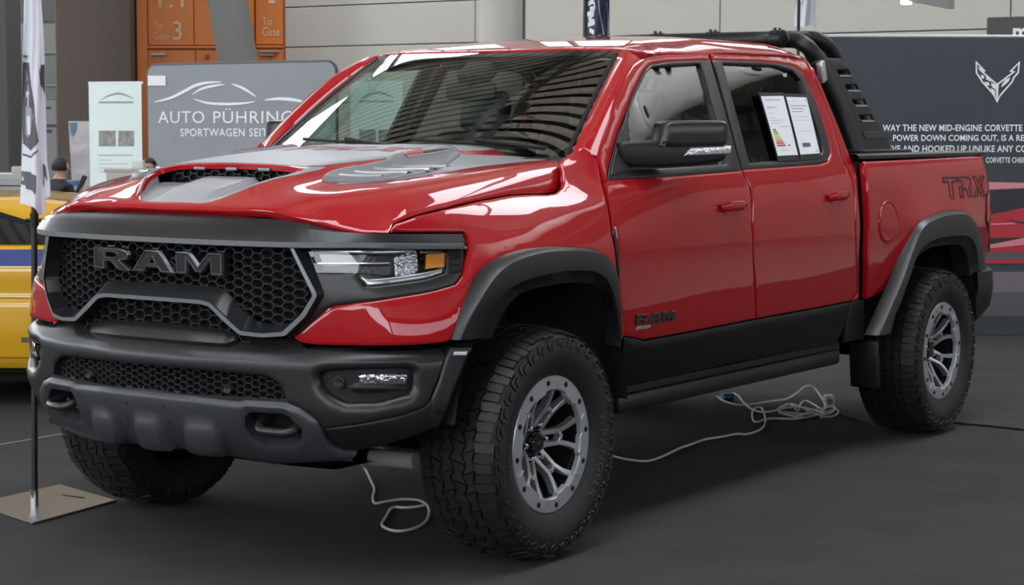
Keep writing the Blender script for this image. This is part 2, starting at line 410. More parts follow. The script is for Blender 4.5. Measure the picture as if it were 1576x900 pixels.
# skylights
def skylight(i, x0, x1, y0, y1, pane=None):
    r = MB()
    nx = max(1, int(round((x1-x0)/2.4)))
    for k in range(nx+1): r.box((x0+(x1-x0)*k/nx, (y0+y1)/2, ZC-.08), (.09, y1-y0, .16))
    r.box(((x0+x1)/2, y0, ZC-.08), (x1-x0, .1, .16)).box(((x0+x1)/2, y1, ZC-.08), (x1-x0, .1, .16))
    o = r.build('window_%d' % i, M_TRUSS, smooth=0); struct('', o)
    for k in range(nx):
        MB().box((x0+(x1-x0)*(k+.5)/nx, (y0+y1)/2, ZC-.03), ((x1-x0)/nx-.09, y1-y0-.1, .02)).build('skylight_pane', pane or M_DAY, o, smooth=0)
skylight(1, -10.8, -6.2, .1, 4.4); skylight(5, -3, 18, 1.4, 3.4); skylight(6, -6.8, -1.6, -11.9, -10.0); skylight(7, -9.2, -7.1, -10.0, -6.6); skylight(2, -18.6, -14.5, -29, -2, M_DAYB); skylight(3, -12, 18, -19, -17); skylight(4, 6, 18, -6, -4)  # the dim-paned strip along the back wall is added to brighten that area
# trusses under the slats
for i, y in enumerate((-24.0, -15.0, -9.0, -3.4, 7.0, 15.0)):
    t = MB(); t.tube([(X0, y, ZC-.12), (X1, y, ZC-.12)], .09, 8).tube([(X0, y, ZC-.95), (X1, y, ZC-.95)], .09, 8)
    for k in range(22): t.tube([(X0+2*k, y, ZC-.12), (X0+2*k+1, y, ZC-.95), (X0+2*k+2, y, ZC-.12)], .045, 6)
    tag(t.build('roof_truss', M_TRUSS), 'grey tubular roof truss under the slatted ceiling', 'truss', 'roof trusses')
# round air duct with nozzles above the right of the truck
M_DUCT = mat('duct_grey', (0.70, 0.71, 0.70), 0.45)
DA = atan2(.53, .85); t = empty('air_duct', (-10.9, 4.7, 6.4), DA); tag(t, 'pale grey round air duct with nozzles hanging under the ceiling', 'duct')
MB().tube([(-8.6, 0, 0), (9, 0, 0)], .44, 32).build('pipe', M_DUCT, t)
for k in range(6):
    x = -6.95+k*2.75; d = Vector((0, -.72, -.69)); c = Vector((x, 0, 0))+d*0.42
    z = MB().tube([c, c+d*.06, c+d*.10], [.21, .20, .15], 24).build('nozzle', M_DUCT, t)
    MB().tube([c+d*.09, c+d*.115], [.09, .08], 20).build('nozzle_opening', M_DARK, z)
for x in (-6, 0, 6): MB().tube([(x, 0, .4), (x, 0, ZC-6.4)], .015, 8).build('hanger', M_TRUSS, t)
# back wall of big panels, each panel a piece of its own
bw = MB().box((X0-.2, (Y0+Y1)/2, 2.35), (.2, Y1-Y0, 4.7)).box((X0-.2, (Y0+Y1)/2, 8.45), (.2, Y1-Y0, 1.1)).box((X0-.2, (Y0+Y1)/2, 5.4), (.2, Y1-Y0, 1.6)).box((X0-.2, (Y1-0)/2, 7.05), (.2, Y1, 1.7)).build('wall_back', mat('wall_joint', (0.16, 0.16, 0.15), 0.8), smooth=0); struct('', bw)
zs = [0.0, 1.0, 1.95, 2.90, 3.58, 4.9, 6.2]
ys = [-17.9+4.45*k-.15 for k in range(-2, 9)]
me = None
for j in range(len(zs)-1):
    for k in range(len(ys)-1):
        h = zs[j+1]-zs[j]-.018
        MB().box((X0-.07, (ys[k]+ys[k+1])/2, (zs[j]+zs[j+1])/2), (.06, ys[k+1]-ys[k]-.02, h), bev=.006, seg=1).build('wall_panel', M_WALL, bw, smooth=0)
k = 0
for y in np.arange(Y0, -1.0, 3.0):
    win = MB().box((X0, y+1.5, 6.26), (.12, 3, .12)).box((X0, y+1.5, 7.84), (.12, 3, .12)).box((X0, y, 7.05), (.12, .1, 1.7)).box((X0, y+1.5, 7.05), (.08, .06, 1.7)).build('window_frame', M_TRUSS, bw, smooth=0)
    MB().box((X0-.1, y+1.5, 7.05), (.02, 3, 1.7)).build('window_pane', M_DAYB, win, smooth=0)

# ================================================================== the truck
TR = empty('pickup_truck'); tag(TR, 'big red off-road pickup truck with black flares and a black roll bar', 'truck')

# ---- body side (cab): y over (x, z)
_cz = [.38, .46, .52, .60, .76, .95, 1.10, 1.22, 1.32, 1.385, 1.42, 1.60, 1.80, 1.87, 1.92, 1.96, 2.0]
_cy = [.93, .965, .985, 1.000, 1.016, 1.030, 1.034, 1.026, 1.008, .985, .968, .888, .797, .764, .736, .70, .64]
def cab_y(x, z):
    y = pchip(_cz, _cy, np.asarray(z, float)); x = np.asarray(x, float)
    return y-(0.03+.035*np.clip((np.asarray(z, float)-1.15)/.25, 0, 1))*np.clip((x+1.25)/.75, 0, 1.4)**2-0.012*np.clip((-2.2-x)/.6, 0, 1.5)**2
CAB = Surf(lambda u, v: np.stack([u, cab_y(u, v), v], 1), -3.0, -0.35, 0.38, 1.99, (0, 1, .1))
# ---- front fender
_fx = [.90, .85, .80, .75, .68, .60, .42, .20, 0, -.2, -.4, -.5, -.62, -.80]
_fz = [.70, .80, .90, 1.0, 1.1, 1.18, 1.24, 1.29, 1.33, 1.38, 1.44, 1.52]
_fy = [[.46, .47, .48, .48, .48, .47, .45, .42, .40, .38, .36, .34],
       [.63, .635, .635, .63, .60, .57, .55, .53, .50, .47, .45, .42],
       [.765, .77, .765, .75, .72, .69, .665, .63, .60, .57, .54, .50],
       [.875, .875, .865, .84, .81, .785, .755, .73, .70, .67, .63, .58],
       [.955, .955, .94, .91, .875, .85, .83, .80, .78, .75, .71, .66],
       [1.015, 1.015, 1.005, .975, .94, .91, .885, .855, .83, .80, .77, .72],
       [1.06, 1.06, 1.055, 1.035, 1.0, .965, .935, .90, .865, .83, .80, .75],
       [1.085, 1.085, 1.08, 1.065, 1.035, 1.0, .965, .93, .885, .84, .80, .76],
       [1.085, 1.085, 1.08, 1.07, 1.045, 1.012, .98, .945, .90, .85, .81, .77],
       [1.07, 1.07, 1.068, 1.06, 1.04, 1.012, .985, .955, .915, .87, .83, .79],
       [1.03, 1.04, 1.042, 1.04, 1.03, 1.012, .99, .968, .935, .895, .85, .78],
       [1.012, 1.022, 1.028, 1.03, 1.026, 1.012, .992, .972, .948, .912, .875, .80],
       [1.0, 1.006, 1.014, 1.018, 1.018, 1.009, .995, .980, .966, .941, .912, .874],
       [.998, 1.007, 1.015, 1.019, 1.02, 1.012, 1.0, .988, .977, .963, .936, .900]]
_FT = Table(_fx, _fz, _fy)
FEN = Surf(lambda u, v: np.stack([u, _FT(u, v), v], 1), -.80, .90, .70, 1.52, (.3, 1, .2))
# ---- bed side
_bz = [.62, .72, .80, .95, 1.10, 1.25, 1.36, 1.415, 1.44, 1.455]
_by = [.985, 1.005, 1.018, 1.034, 1.04, 1.034, 1.018, 1.000, .985, .955]
def bed_y(x, z):
    x = np.asarray(x, float); z = np.asarray(z, float)
    return pchip(_bz, _by, z)+.042*np.exp(-((x+3.686)/.52)**4)*np.clip((1.34-z)/.22, 0, 1)**1.5-.09*np.clip((-4.32-x)/.25, 0, 1.2)**2
BED = Surf(lambda u, v: np.stack([u, bed_y(u, v), v], 1), -4.62, -2.6, .62, 1.455, (0, 1, .1))
# ---- hood: z over (x, y)
_hy = [0, .15, .25, .33, .42, .52, .62, .70, .76, .82, .87, .92]
_hx = [.90, .86, .80, .70, .60, .50, .30, 0, -.3, -.6]
_hz = [[1.286, 1.286, 1.285, 1.284, 1.281, 1.277, 1.262, 1.232, 1.20, 1.17, 1.14, 1.11],
       [1.318, 1.317, 1.315, 1.312, 1.308, 1.293, 1.262, 1.225, 1.19, 1.16, 1.14, 1.10],
       [1.350, 1.348, 1.345, 1.341, 1.335, 1.323, 1.285, 1.235, 1.20, 1.17, 1.15, 1.11],
       [1.402, 1.400, 1.396, 1.388, 1.372, 1.358, 1.338, 1.300, 1.264, 1.238, 1.222, 1.16],
       [1.438, 1.436, 1.432, 1.420, 1.394, 1.377, 1.366, 1.347, 1.318, 1.280, 1.250, 1.18],
       [1.458, 1.456, 1.453, 1.444, 1.412, 1.393, 1.385, 1.374, 1.354, 1.318, 1.265, 1.20],
       [1.474, 1.473, 1.471, 1.466, 1.440, 1.413, 1.408, 1.403, 1.390, 1.354, 1.298, 1.22],
       [1.494, 1.493, 1.492, 1.489, 1.474, 1.441, 1.432, 1.429, 1.421, 1.389, 1.320, 1.24],
       [1.510, 1.510, 1.509, 1.507, 1.500, 1.474, 1.454, 1.452, 1.449, 1.422, 1.328, 1.25],
       [1.520, 1.520, 1.519, 1.518, 1.514, 1.498, 1.477, 1.470, 1.466, 1.445, 1.330, 1.25]]
_HT = Table(_hx, _hy, _hz, n=180, blur=2)
HOOD = Surf(lambda u, v: np.stack([u, v, _HT(u, np.abs(v))], 1), -.6, .90, -.92, .92, (.1, 0, 1))

def both(o): return o, mirror_obj(o, o.parent)

# ---------------------------------------------------------------- fenders
flare_f = [(693, 522.7), (706.7, 493), (725, 458.7), (744, 429), (762.7, 409), (786.7, 394.7), (818.7, 385), (853, 380.8), (888, 380.8), (914.7, 384.5), (933, 394.7), (945, 410.7), (952, 440), (956, 474.7), (958.7, 512), (957, 533)]
hood_seam = [(861, 247), (865.5, 262), (866, 280), (862, 290), (854, 295.5), (840, 297.5), (815, 297.5), (787, 299), (734, 308.5), (690, 319), (640, 331), (606, 343), (597, 354)]
door_front = [(959, 516), (955.5, 473), (950.5, 407), (942.5, 358), (933.5, 300), (925, 264), (920, 240)]
head_low = [(716, 355.5), (721, 362), (722, 372), (720, 396), (714, 424), (703, 438), (673, 447), (618, 457), (553, 465.5), (516, 471), (504, 475.5), (480, 495.5), (452, 519.5)]
fen_out = [(597, 356), (660, 355.5)] + head_low + [(463, 527), (485, 530), (560, 531.5), (640, 530), (688, 525.5)]
fen_uv = FEN.px(fen_out + flare_f[:-1] + [(x-1.5, y) for x, y in door_front] + [(909, 231), (896, 224.5), (880, 235), (869, 242)] + [(x+1.5, y+1) for x, y in hood_seam])
fender = patch('fender', FEN, fen_uv, M_RED, TR, step=.022, thick=.02, bev=.004)
# side vent slot behind the flare
su = FEN.px([(943, 352), (945.5, 352), (950, 380), (953, 425), (951, 425), (947, 385)])
patch('fender_vent', FEN, su, M_BLACK, fender, step=.02, thick=.004, bev=.001, lift=.004)
fenderR = mirror_obj(fender, TR)

# flares: outer edge on the body, flat face standing proud, lip turned under
def plane_pts(px, ys): return [ray_on(x, y, 'y', v) for (x, y), v in zip(px, ys)]
def flare(name, outer, inner, lip, n=64, parent=None, y_in=1.0):
    o_ = spline(outer, n); i_ = spline(inner, n); l_ = spline(lip, n); c = (o_+i_)/2
    r0 = o_.copy(); r0[:, 1] -= .045
    a = o_.copy(); b = o_*.86+i_*.14; b[:, 1] = np.maximum(b[:, 1], i_[:, 1]-.002)
    m1 = o_*.5+i_*.5; m1[:, 1] = (b[:, 1]+i_[:, 1])/2+.006
    e = i_+ (i_-o_)*.04; e[:, 1] = i_[:, 1]-.012
    l2 = l_.copy(); l3 = l_.copy(); l3[:, 1] = y_in
    return MB().loft([r0, a, b, m1, i_, e, l2, l3]).build(name, M_FLARE, parent, smooth=38)
fo = [ray_on(x, y, 'y', v) for (x, y), v in zip(flare_f, [1.018, 1.032, 1.046, 1.058, 1.068, 1.076]+[1.082]*10)]
fi_px = [(736, 521), (746.7, 493), (762.7, 466.7), (784, 445), (808, 432), (840, 422.7), (872, 417), (906.7, 416.5), (925, 422), (938.7, 437), (948, 466.7), (953, 498.7), (955, 533)]
fi = [ray_on(x, y, 'y', v) for (x, y), v in zip(fi_px, [1.05, 1.064, 1.08, 1.092, 1.10]+[1.105]*4+[1.10, 1.09, 1.08, 1.07])]
fo = [np.array(p)+np.array([0, dv, 0]) for p, dv in zip(fo, [0]*12+[-.005, -.015, -.03, -.035])]
fl_px = [(757, 521), (768, 493), (784, 468), (800, 453), (822, 444), (853, 438), (880, 435), (903, 435.5), (920, 440), (934, 453), (944, 475), (950, 500), (953, 533)]
flp = [ray_on(x, y, 'y', v) for (x, y), v in zip(fl_px, [1.0, 1.015, 1.03, 1.045, 1.055]+[1.06]*5+[1.05, 1.045, 1.04])]
ff = flare('fender_flare', fo, fi, flp, parent=fender, y_in=.98); mirror_obj(ff, fenderR)

# wheel-well liners
def liner(xc, zc, r, name):
    rows = []
    for y in (1.03, .45):
        rows.append([(xc+r*cos(a), y, zc+r*sin(a)) for a in np.linspace(.12, pi-.05, 40)])
    mb = MB().loft(rows); mb.add([(xc, .45, zc)]+rows[1], [(0, i+1, i+2) for i in range(39)])
    return mb.build(name, M_DARK, TR, fix=False)
both(liner(-.02, .50, .575, 'wheel_liner')); both(liner(-3.69, .52, .565, 'wheel_liner'))

# ---------------------------------------------------------------- hood
front_edge = [(.885, 0, 0), (.880, .30, 0), (.852, .553, 0), (.815, .64, 0), (.775, .70, 0), (.725, .79, 0), (.688, .848, 0)]
seam_uv = [(p[0], p[1]) for p in HOOD.px([hood_seam[i] for i in (11, 10, 9, 8)])]
side = [tuple(p) for p in HOOD.px([(x-1, y-1) for x, y in hood_seam[::-1][1:]])]; print('hood side', [tuple(round(float(c_), 3) for c_ in p) for p in side])
rear = [(-.42, .70), (-.47, .5), (-.49, .25), (-.495, 0)]
half = [(p[0], p[1]) for p in front_edge] + side + rear
full = half + [(x, -y) for x, y in half[::-1][1:-1]]
scoop = [(.850, .10), (.845, .165), (.800, .215), (.70, .283), (.62, .325), (.575, .34), (.545, .325), (.540, .25), (.540, 0)]
scoop_full = chaikin(scoop + [(x, -y) for x, y in scoop[::-1][1:]], 1)
hood = patch('hood', HOOD, full, M_RED, TR, step=.022, thick=.03, bev=.005, holes=[scoop_full], hole_thick=.02)
# scoop: silver ramp, side walls, dark mouth with mesh
def ramp_z(x, y):
    x = np.asarray(x, float); y = np.abs(np.asarray(y, float)); t = np.clip((.85-x)/.29, 0, 1)
    base = 1.316+.062*t; pl = np.clip((.155-y)/.05, 0, 1); return base+.026*(pl*pl*(3-2*pl))*np.clip(t*2.2, 0, 1)
RAMP = Surf(lambda u, v: np.stack([u, v, ramp_z(u, v)], 1), .45, .9, -.4, .4, (0, 0, 1))
patch('scoop_ramp', RAMP, scoop_full, M_SILVER, hood, step=.016, thick=.01, bev=.001)
P2 = np.array(densify(scoop_full, .02)); zt = _HT(P2[:, 0], np.abs(P2[:, 1]))-.004; zb = ramp_z(P2[:, 0], P2[:, 1])-.002
sel = [i for i in range(len(P2)) if P2[i, 0] > .58]
for s_ in (1, -1):
    q = sorted([i for i in sel if P2[i, 1]*s_ > .09], key=lambda i: P2[i, 0])
    MB().loft([[(P2[i, 0], P2[i, 1], zt[i]) for i in q], [(P2[i, 0], P2[i, 1]-.012*s_, zb[i]) for i in q]]).build('scoop_wall', M_SILVER, hood)
MB().loft([[(.525, y, 1.36) for y in np.linspace(-.33, .33, 20)], [(.505, y, 1.436) for y in np.linspace(-.33, .33, 20)]]).build('scoop_backing', M_DARK, hood)
def hexnet(mb, inside_fn, place, a, hgt, wd, dp, u0, u1, v0, v1):
    # honeycomb of thin ribs; place(u, v, depth) -> point
    segs = set(); nu = int((u1-u0)/(1.5*a))+3; nv = int((v1-v0)/hgt)+3; V = {}
    def key(u, v): return (round(u*4000), round(v*4000))
    for i in range(nu):
        for j in range(nv):
            cu = u0+i*1.5*a; cv = v0+j*hgt+(hgt/2 if i % 2 else 0)
            c = [(cu+a, cv), (cu+a/2, cv+hgt/2), (cu-a/2, cv+hgt/2), (cu-a, cv), (cu-a/2, cv-hgt/2), (cu+a/2, cv-hgt/2)]
            for k in range(6):
                p, q = c[k], c[(k+1) % 6]; kp, kq = key(*p), key(*q); V[kp] = p; V[kq] = q; segs.add((min(kp, kq), max(kp, kq)))
    L = list(segs); mid = np.array([[(V[a_][0]+V[b_][0])/2, (V[a_][1]+V[b_][1])/2] for a_, b_ in L]); ok = inside_fn(mid)
    for (ka, kb), t in zip(L, ok):
        if not t: continue
        p = np.array(V[ka]); q = np.array(V[kb]); d = q-p; d /= np.linalg.norm(d)+1e-9; n_ = np.array([-d[1], d[0]])*wd/2; p = p-d*wd*.3; q = q+d*wd*.3
        c = [p+n_, q+n_, q-n_, p-n_]; top = [p+n_*.55, q+n_*.55, q-n_*.55, p-n_*.55]
        mb.add([place(*w, 0) for w in top]+[place(*w, -dp) for w in c], [(0, 1, 2, 3), (0, 4, 5, 1), (1, 5, 6, 2), (2, 6, 7, 3), (3, 7, 4, 0)])
mb = MB(); hexnet(mb, lambda m_: (m_[:, 1] < 1.440) & (m_[:, 1] > 1.375) & (np.abs(m_[:, 0]) < .305-np.clip(m_[:, 1]-1.42, 0, 1)*1.2), lambda u, v, d: (.537-(v-1.37)*.2+d, u, v), .024, .026, .006, .012, -.31, .31, 1.36, 1.45)
mb.build('scoop_mesh', M_GLOSSB, hood, smooth=0)
for y in (-.16, 0, .16): MB().box((.540, y, 1.432), (.012, .055, .012), bev=.003).build('scoop_marker_lamp', M_STEEL, hood)
# silver film on the bulge and behind the vents
film = [(.525, 0), (.525, .24), (.515, .315), (.45, .352), (.25, .375), (.0, .402), (-.2, .43), (-.32, .452), (-.40, .47), (-.478, .475), (-.485, .25), (-.485, 0)]
ff_ = film + [(x, -y) for x, y in film[::-1][1:-1]]
patch('hood_film', HOOD, ff_, M_SILVER, hood, step=.022, thick=.001, bev=.0004, lift=.0016)
fl2 = HOOD.px([(516, 284), (560, 281.5), (607, 277), (670, 267.5), (734, 257), (800, 249.5), (848, 245.5), (852, 243.5), (790, 240.5), (730, 238.5), (700, 236), (690, 240), (600, 262)])
both(patch('hood_film', HOOD, fl2, M_SILVER, hood, step=.022, thick=.001, bev=.0004, lift=.0016))
# rim of the scoop in silver film is separate strip along both sides
strip = [(.83, .205), (.78, .245), (.70, .300), (.62, .343), (.57, .362), (.50, .372), (.44, .368), (.50, .335), (.55, .345), (.62, .33), (.70, .288), (.79, .223)]
both(patch('hood_film', HOOD, strip, M_SILVER, hood, step=.015, thick=.001, bev=.0004, lift=.0016))
# vents
vent_px = [(495, 276.5), (499, 270), (508, 266), (545, 258), (587, 251), (592, 248), (598, 243), (605, 240), (640, 234), (690, 229), (699, 229), (706, 234), (708, 240), (700, 246), (672, 262), (655, 268), (590, 280), (520, 281.5), (503, 280.5)]
vuv = HOOD.px(vent_px)
vp = np.array(vuv)
def vent_bump(uv):
    d = pdist(uv, vuv); return .012*np.clip(d/.012, 0, 1)
vent = patch('hood_vent', HOOD, vuv, M_VENT, hood, step=.012, thick=.004, bev=.002, lift=.004, bump=vent_bump)
ventR = mirror_obj(vent, hood)
slats = [((522, 275.5), (588, 277.5)), ((546, 270.5), (628, 272)), ((575, 265.5), (662, 266.5)), ((602, 261.5), (688, 262))]
for a, b in slats:
    A, B = HOOD.px([a, b]); pts = polyline([A, B], 12); P3 = HOOD.pos(pts); N3 = HOOD.nrm(pts)
    top = P3+N3*.021; fr_ = P3+N3*.012+np.array([.010, 0, 0]); bk = P3+N3*.014-np.array([.028, 0, 0])
    o = MB().loft([fr_, top, bk]).build('vent_slat', M_SILVER, vent, smooth=60); mirror_obj(o, ventR)
A = HOOD.px([(618, 240), (692, 232), (694, 236), (676, 240), (624, 248)])
bd = patch('vent_badge', HOOD, A, M_GLOSSB, vent, step=.012, thick=.003, bev=.001, lift=.019); mirror_obj(bd, ventR)
A = HOOD.px([(621, 241.5), (648, 237.5), (650, 241), (648, 244), (624, 247.5)])
bd = patch('vent_badge_tag', HOOD, A, mat('badge_red', (.42, .05, .06), .4), vent, step=.012, thick=.003, bev=.001, lift=.022); mirror_obj(bd, ventR)
def surf_text(name, body, surf, o, ex, ey, w, h, mt, parent, lift=.003, **k):
    # text laid on a surface: o origin param, ex/ey unit param directions
    v, f = fit_text(body, 0, w, 0, h, **k); o = np.array(o); ex = np.array(ex); ey = np.array(ey)
    uv = o+v[:, :1]*ex+v[:, 1:2]*ey; P = surf.pos(uv)+surf.nrm(uv)*lift
    return mesh_obj(name, P, f, mt, parent, 0)
b0, b1 = [np.array(q) for q in HOOD.px([(624, 247), (648, 243.5)])]
for body, pa, pb, hh, mt_ in (('6.2L', (625, 246.5), (646, 243.5), .02, M_LAMP), ('SUPERCHARGED', (650, 241), (690, 235.5), .016, M_LAMP)):
    a, b = [np.array(q) for q in HOOD.px([pa, pb])]; ex = (b-a); w = np.linalg.norm(ex); ex /= w; ey = np.array([-ex[1], ex[0]]);
    if ey[0] > 0: ey = -ey
    t_ = surf_text('badge_lettering', body, HOOD, a, ex, ey, w, hh, mt_, vent, lift=.026)
    for s_ in (1,):
        a2, ex2, ey2 = b*[1, -1], -ex*[1, -1], ey*[1, -1]
        surf_text('badge_lettering', body, HOOD, a2, ex2, ey2, w, hh, mt_, ventR, lift=.026)
# three cut-out letters across the film, read from the front
TRX = {'T': [(0, 1), (1.0, 1), (1.0, .72), (.66, .72), (.66, 0), (.36, 0), (.36, .72), (0, .72)],
       'R': [(0, 0), (0, .55), (.28, .55), (.28, .74), (0, .74), (0, 1), (.75, 1), (.95, .85), (.95, .55), (.8, .42), (1.0, 0), (.68, 0), (.5, .36), (.28, .36), (.28, 0)],
       'X': [(0, 1), (.32, 1), (.5, .68), (.68, 1), (1, 1), (.68, .5), (1, 0), (.68, 0), (.5, .32), (.32, 0), (0, 0), (.32, .5)]}
def trx(place, parent, mt_, width, height, gap, outline=None, slant=0.18):
    for k, ch in enumerate('TRX'):
        x0 = k*(width+gap); poly = [((x0+px_*width+slant*height*py_), py_*height) for px_, py_ in TRX[ch]]
        loops = [ccw(poly)]
        if outline: loops.append(inset(ccw(poly), outline)[::-1])
        tv, tf = tri_fill(loops); mesh_obj('decal_letter', [place(a, b) for a, b in tv], tf, mt_, parent, 0)
def hood_letters(a, b):
    u = -.02+b*-1.0; v = -.33+a; uv = np.array([[u, v]]); return tuple((HOOD.pos(uv)+HOOD.nrm(uv)*.0035)[0])
trx(lambda a, b: tuple((HOOD.pos([[-.02-b, -.32+a]])+np.array([[0, 0, .0035]]))[0]), hood, mat('decal_red', (.30, .02, .03), .4), .19, .20, .03, outline=.022)

# ---------------------------------------------------------------- doors
split = [(1142.5, 261), (1148, 273), (1155, 287), (1158, 349), (1160.5, 400), (1163, 447), (1164.5, 490)]
dlo_f = [(935, 277), (936.5, 259), (950.8, 205), (973, 148), (992, 108.2), (1001.5, 98.7), (1013, 96), (1027, 94.6), (1084, 91.9), (1093, 92.1)]
seam_top_f = [(920, 240), (941, 173), (963.5, 116), (975, 99), (985.7, 91), (1003, 87), (1020.6, 84.4), (1090, 80.8)]
fd = [(960.5, 517), (978, 519), (991, 522.5)] + [(1163.5, 490.3)] + [(x-.9, y) for x, y in split[::-1]] + [(1138, 262.7)] + dlo_f + seam_top_f[::-1] + [(x+1.5, y) for x, y in door_front[::-1][1:-1]]
fdoor = patch('front_door', CAB, CAB.px(fd), M_RED, TR, step=.03, thick=.02, bev=.004)
dlo_r = [(1097, 92.3), (1169.7, 94), (1201.4, 97.1), (1223.6, 101.9), (1236.3, 113), (1249, 138.4), (1264.8, 179.6), (1277.5, 220.8), (1279, 237), (1274.4, 247.8), (1261.7, 252), (1143.5, 260.5)]
rear_edge = [(1309, 463), (1319, 452), (1319.5, 429), (1315.5, 349), (1311, 275), (1296.6, 243), (1277.5, 176), (1255, 122), (1241, 97), (1231, 88), (1217, 84)]
rd = [(x+.9, y) for x, y in split] + rear_edge + [(1185, 81.5), (1150, 80.5), (1093.5, 80.8)] + dlo_r
rdoor = patch('rear_door', CAB, CAB.px(rd), M_RED, TR, step=.03, thick=.02, bev=.004)
# black window surrounds and panes
gl_f = [(971.4, 262), (968, 217.7), (964, 180), (976, 144.7), (990.4, 116), (1004.7, 102.5), (1077.7, 97.5), (1103, 189), (1119.5, 252)]
gl_r = [(1112, 97), (1191.9, 100.5), (1220, 108.5), (1233, 122.5), (1252, 179.6), (1264.8, 217.7), (1266.4, 234), (1258.5, 243), (1153.8, 250.5), (1133, 173)]
frame_f = [(936, 276.5), (938, 259), (952, 205), (974, 148), (993, 108.7), (1002, 99.5), (1027, 95.2), (1093, 92.7), (1141.5, 261.8), (1138, 262)]
frame_r = [(1096.8, 92.9), (1169.7, 94.6), (1201, 97.7), (1223, 102.5), (1235.6, 113.5), (1248.3, 138.7), (1264, 180), (1276.6, 221), (1278, 237), (1273.8, 247), (1261.5, 251.3), (1143, 261)]
for door, fr_, gl_, gm in ((fdoor, frame_f, gl_f, M_GLASSS), (rdoor, frame_r, gl_r, M_GLASSD)):
    patch('window_surround', CAB, CAB.px(fr_), M_SATIN, door, step=.04, thick=.02, bev=.003, holes=[CAB.px(gl_)], lift=.001)
    g = CAB.px(gl_); g2 = inset(ccw(densify(g, .04)), -.008)
    tv, tf = tri_fill([ccw(g2)]); sf = CAB.off(-.014)
    gg = np.array(g2); lo, hi = gg.min(0), gg.max(0); ex = np.array([(a, b) for a in np.arange(lo[0], hi[0], .04) for b in np.arange(lo[1], hi[1], .04)]); ex = ex[inside(ex, g2)]; ex = ex[pdist(ex, g2) > .012]
    tv, tf = tri_fill([ccw(g2)], ex); o = mesh_obj('window_pane', sf.pos(tv), tf, gm, door, 180)
    if o.data.polygons[0].normal.y < 0: o.data.flip_normals()
for door, ol in ((fdoor, fd), (rdoor, rd)): patch('inner_trim', CAB.off(-.024), CAB.px(ol), M_INT, door, step=.06, thick=.004, bev=.001)
# handles
def handle(cx, cy, door):
    u, v = CAB.px([(cx, cy)])[0]; xs = np.linspace(-.098, .098, 13)
    rows = []
    for t in xs:
        b = CAB.pos([[u+t, v]])[0]; n_ = CAB.nrm([[u+t, v]])[0]; k = max(0, 1-(abs(t)/.098)**5); hh = .012+.008*k; o1 = .010+.034*k; o0 = -.004+.020*k
        up_ = np.array([0, 0, 1.0]); rows.append([b+n_*o0-up_*hh, b+n_*(o1-.006)-up_*hh, b+n_*o1-up_*hh*.6, b+n_*o1+up_*hh*.6, b+n_*(o1-.006)+up_*hh, b+n_*o0+up_*hh])
    h_ = MB().loft(rows, closed=True).build('door_handle', M_RED, door, smooth=50)
    patch('handle_cup', CAB, [(u+a*1.15, v+b-.006) for a, b in circle(0, 0, .075, 24, .030)], M_RED, door, step=.015, thick=.006, bev=.002, bump=lambda q: -.012*np.clip(1-(((q[:, 0]-u)/.08)**2+((q[:, 1]-v+.006)/.03)**2), 0, 1), lift=.003)
    P2 = [CAB.pos([[u-.082, v+.004]])[0]+CAB.nrm([[u-.082, v]])[0]*.03]
    MB().tube([P2[0], P2[0]+np.array([0, .010, 0])], .009, 14).build('key_cylinder', M_RED, door)
handle(1124, 318.5, fdoor); handle(1286, 303, rdoor)
# lower black cladding on the doors
cl = [(961, 519), (978, 521), (991, 525), (1164, 492), (1309, 465), (1306, 480), (1300, 502), (1291, 522), (1287, 529), (1130, 558), (958, 594), (958.5, 560)]
clad = patch('door_cladding', CAB, CAB.px(cl), M_CLAD, TR, step=.035, thick=.02, bev=.003); mirror_obj(clad, TR)
cl2 = [(1312, 465), (1331, 462), (1331, 522), (1300, 528), (1303, 502)]
both(patch('corner_cladding', CAB, CAB.px(cl2), M_BLACK, TR, step=.035, thick=.02, bev=.003, lift=-.004))
# mirrored doors, then the badge on the left door (letters are not mirrored)
rdoorR = mirror_obj(rdoor, TR); fdoorR = mirror_obj(fdoor, TR)
RAM = {'R': ([(0, 0), (0, 1), (.74, 1), (.94, .9), (1, .70), (.94, .50), (.78, .42), (1.06, 0), (.68, 0), (.47, .36), (.33, .36), (.33, 0)], [(.33, .76), (.33, .57), (.60, .57), (.66, .665), (.60, .76)]),
       'A': ([(0, 0), (.33, 1), (.67, 1), (1, 0), (.69, 0), (.62, .20), (.38, .20), (.31, 0)], [(.44, .40), (.56, .40), (.5, .64)]),
       'M': ([(0, 0), (0, 1), (.30, 1), (.5, .46), (.70, 1), (1, 1), (1, 0), (.74, 0), (.74, .58), (.57, .10), (.43, .10), (.26, .58), (.26, 0)], None)}
def ram_letters(place, parent, mt_, ws, gap, hgt, depth, bev, name='emblem_letter'):
    x = 0
    for ch, w_ in zip('RAM', ws):
        ou, ho = RAM[ch]; sc = lambda q: [(x+a*w_, b*hgt) for a, b in q]
        MB().prism(sc(ou), 0, depth, place, bev, [sc(ho)] if ho else ()).build(name, mt_, parent, smooth=25); x += w_+gap
M_EMB = mat('emblem_black', (.018, .018, .019), .25, coat=.5)
def on_surf(surf, o, ex, ey):
    o = np.array(o); ex = np.array(ex, float); ey = np.array(ey, float)
    def f(x, y, h): uv = (o+x*ex+y*ey)[None]; return tuple((surf.pos(uv)+surf.nrm(uv)*h)[0])
    return f
(bu, bv), (bu2, bv2) = CAB.px([(977, 500), (1036, 493)])
ex = np.array([bu2-bu, bv2-bv]); wtot = np.linalg.norm(ex); ex /= wtot
ram_letters(on_surf(CAB, (bu, bv), ex, (0, 1)), fdoor, M_EMB, [wtot*.30, wtot*.33, wtot*.33], wtot*.02, .042, .008, .002)
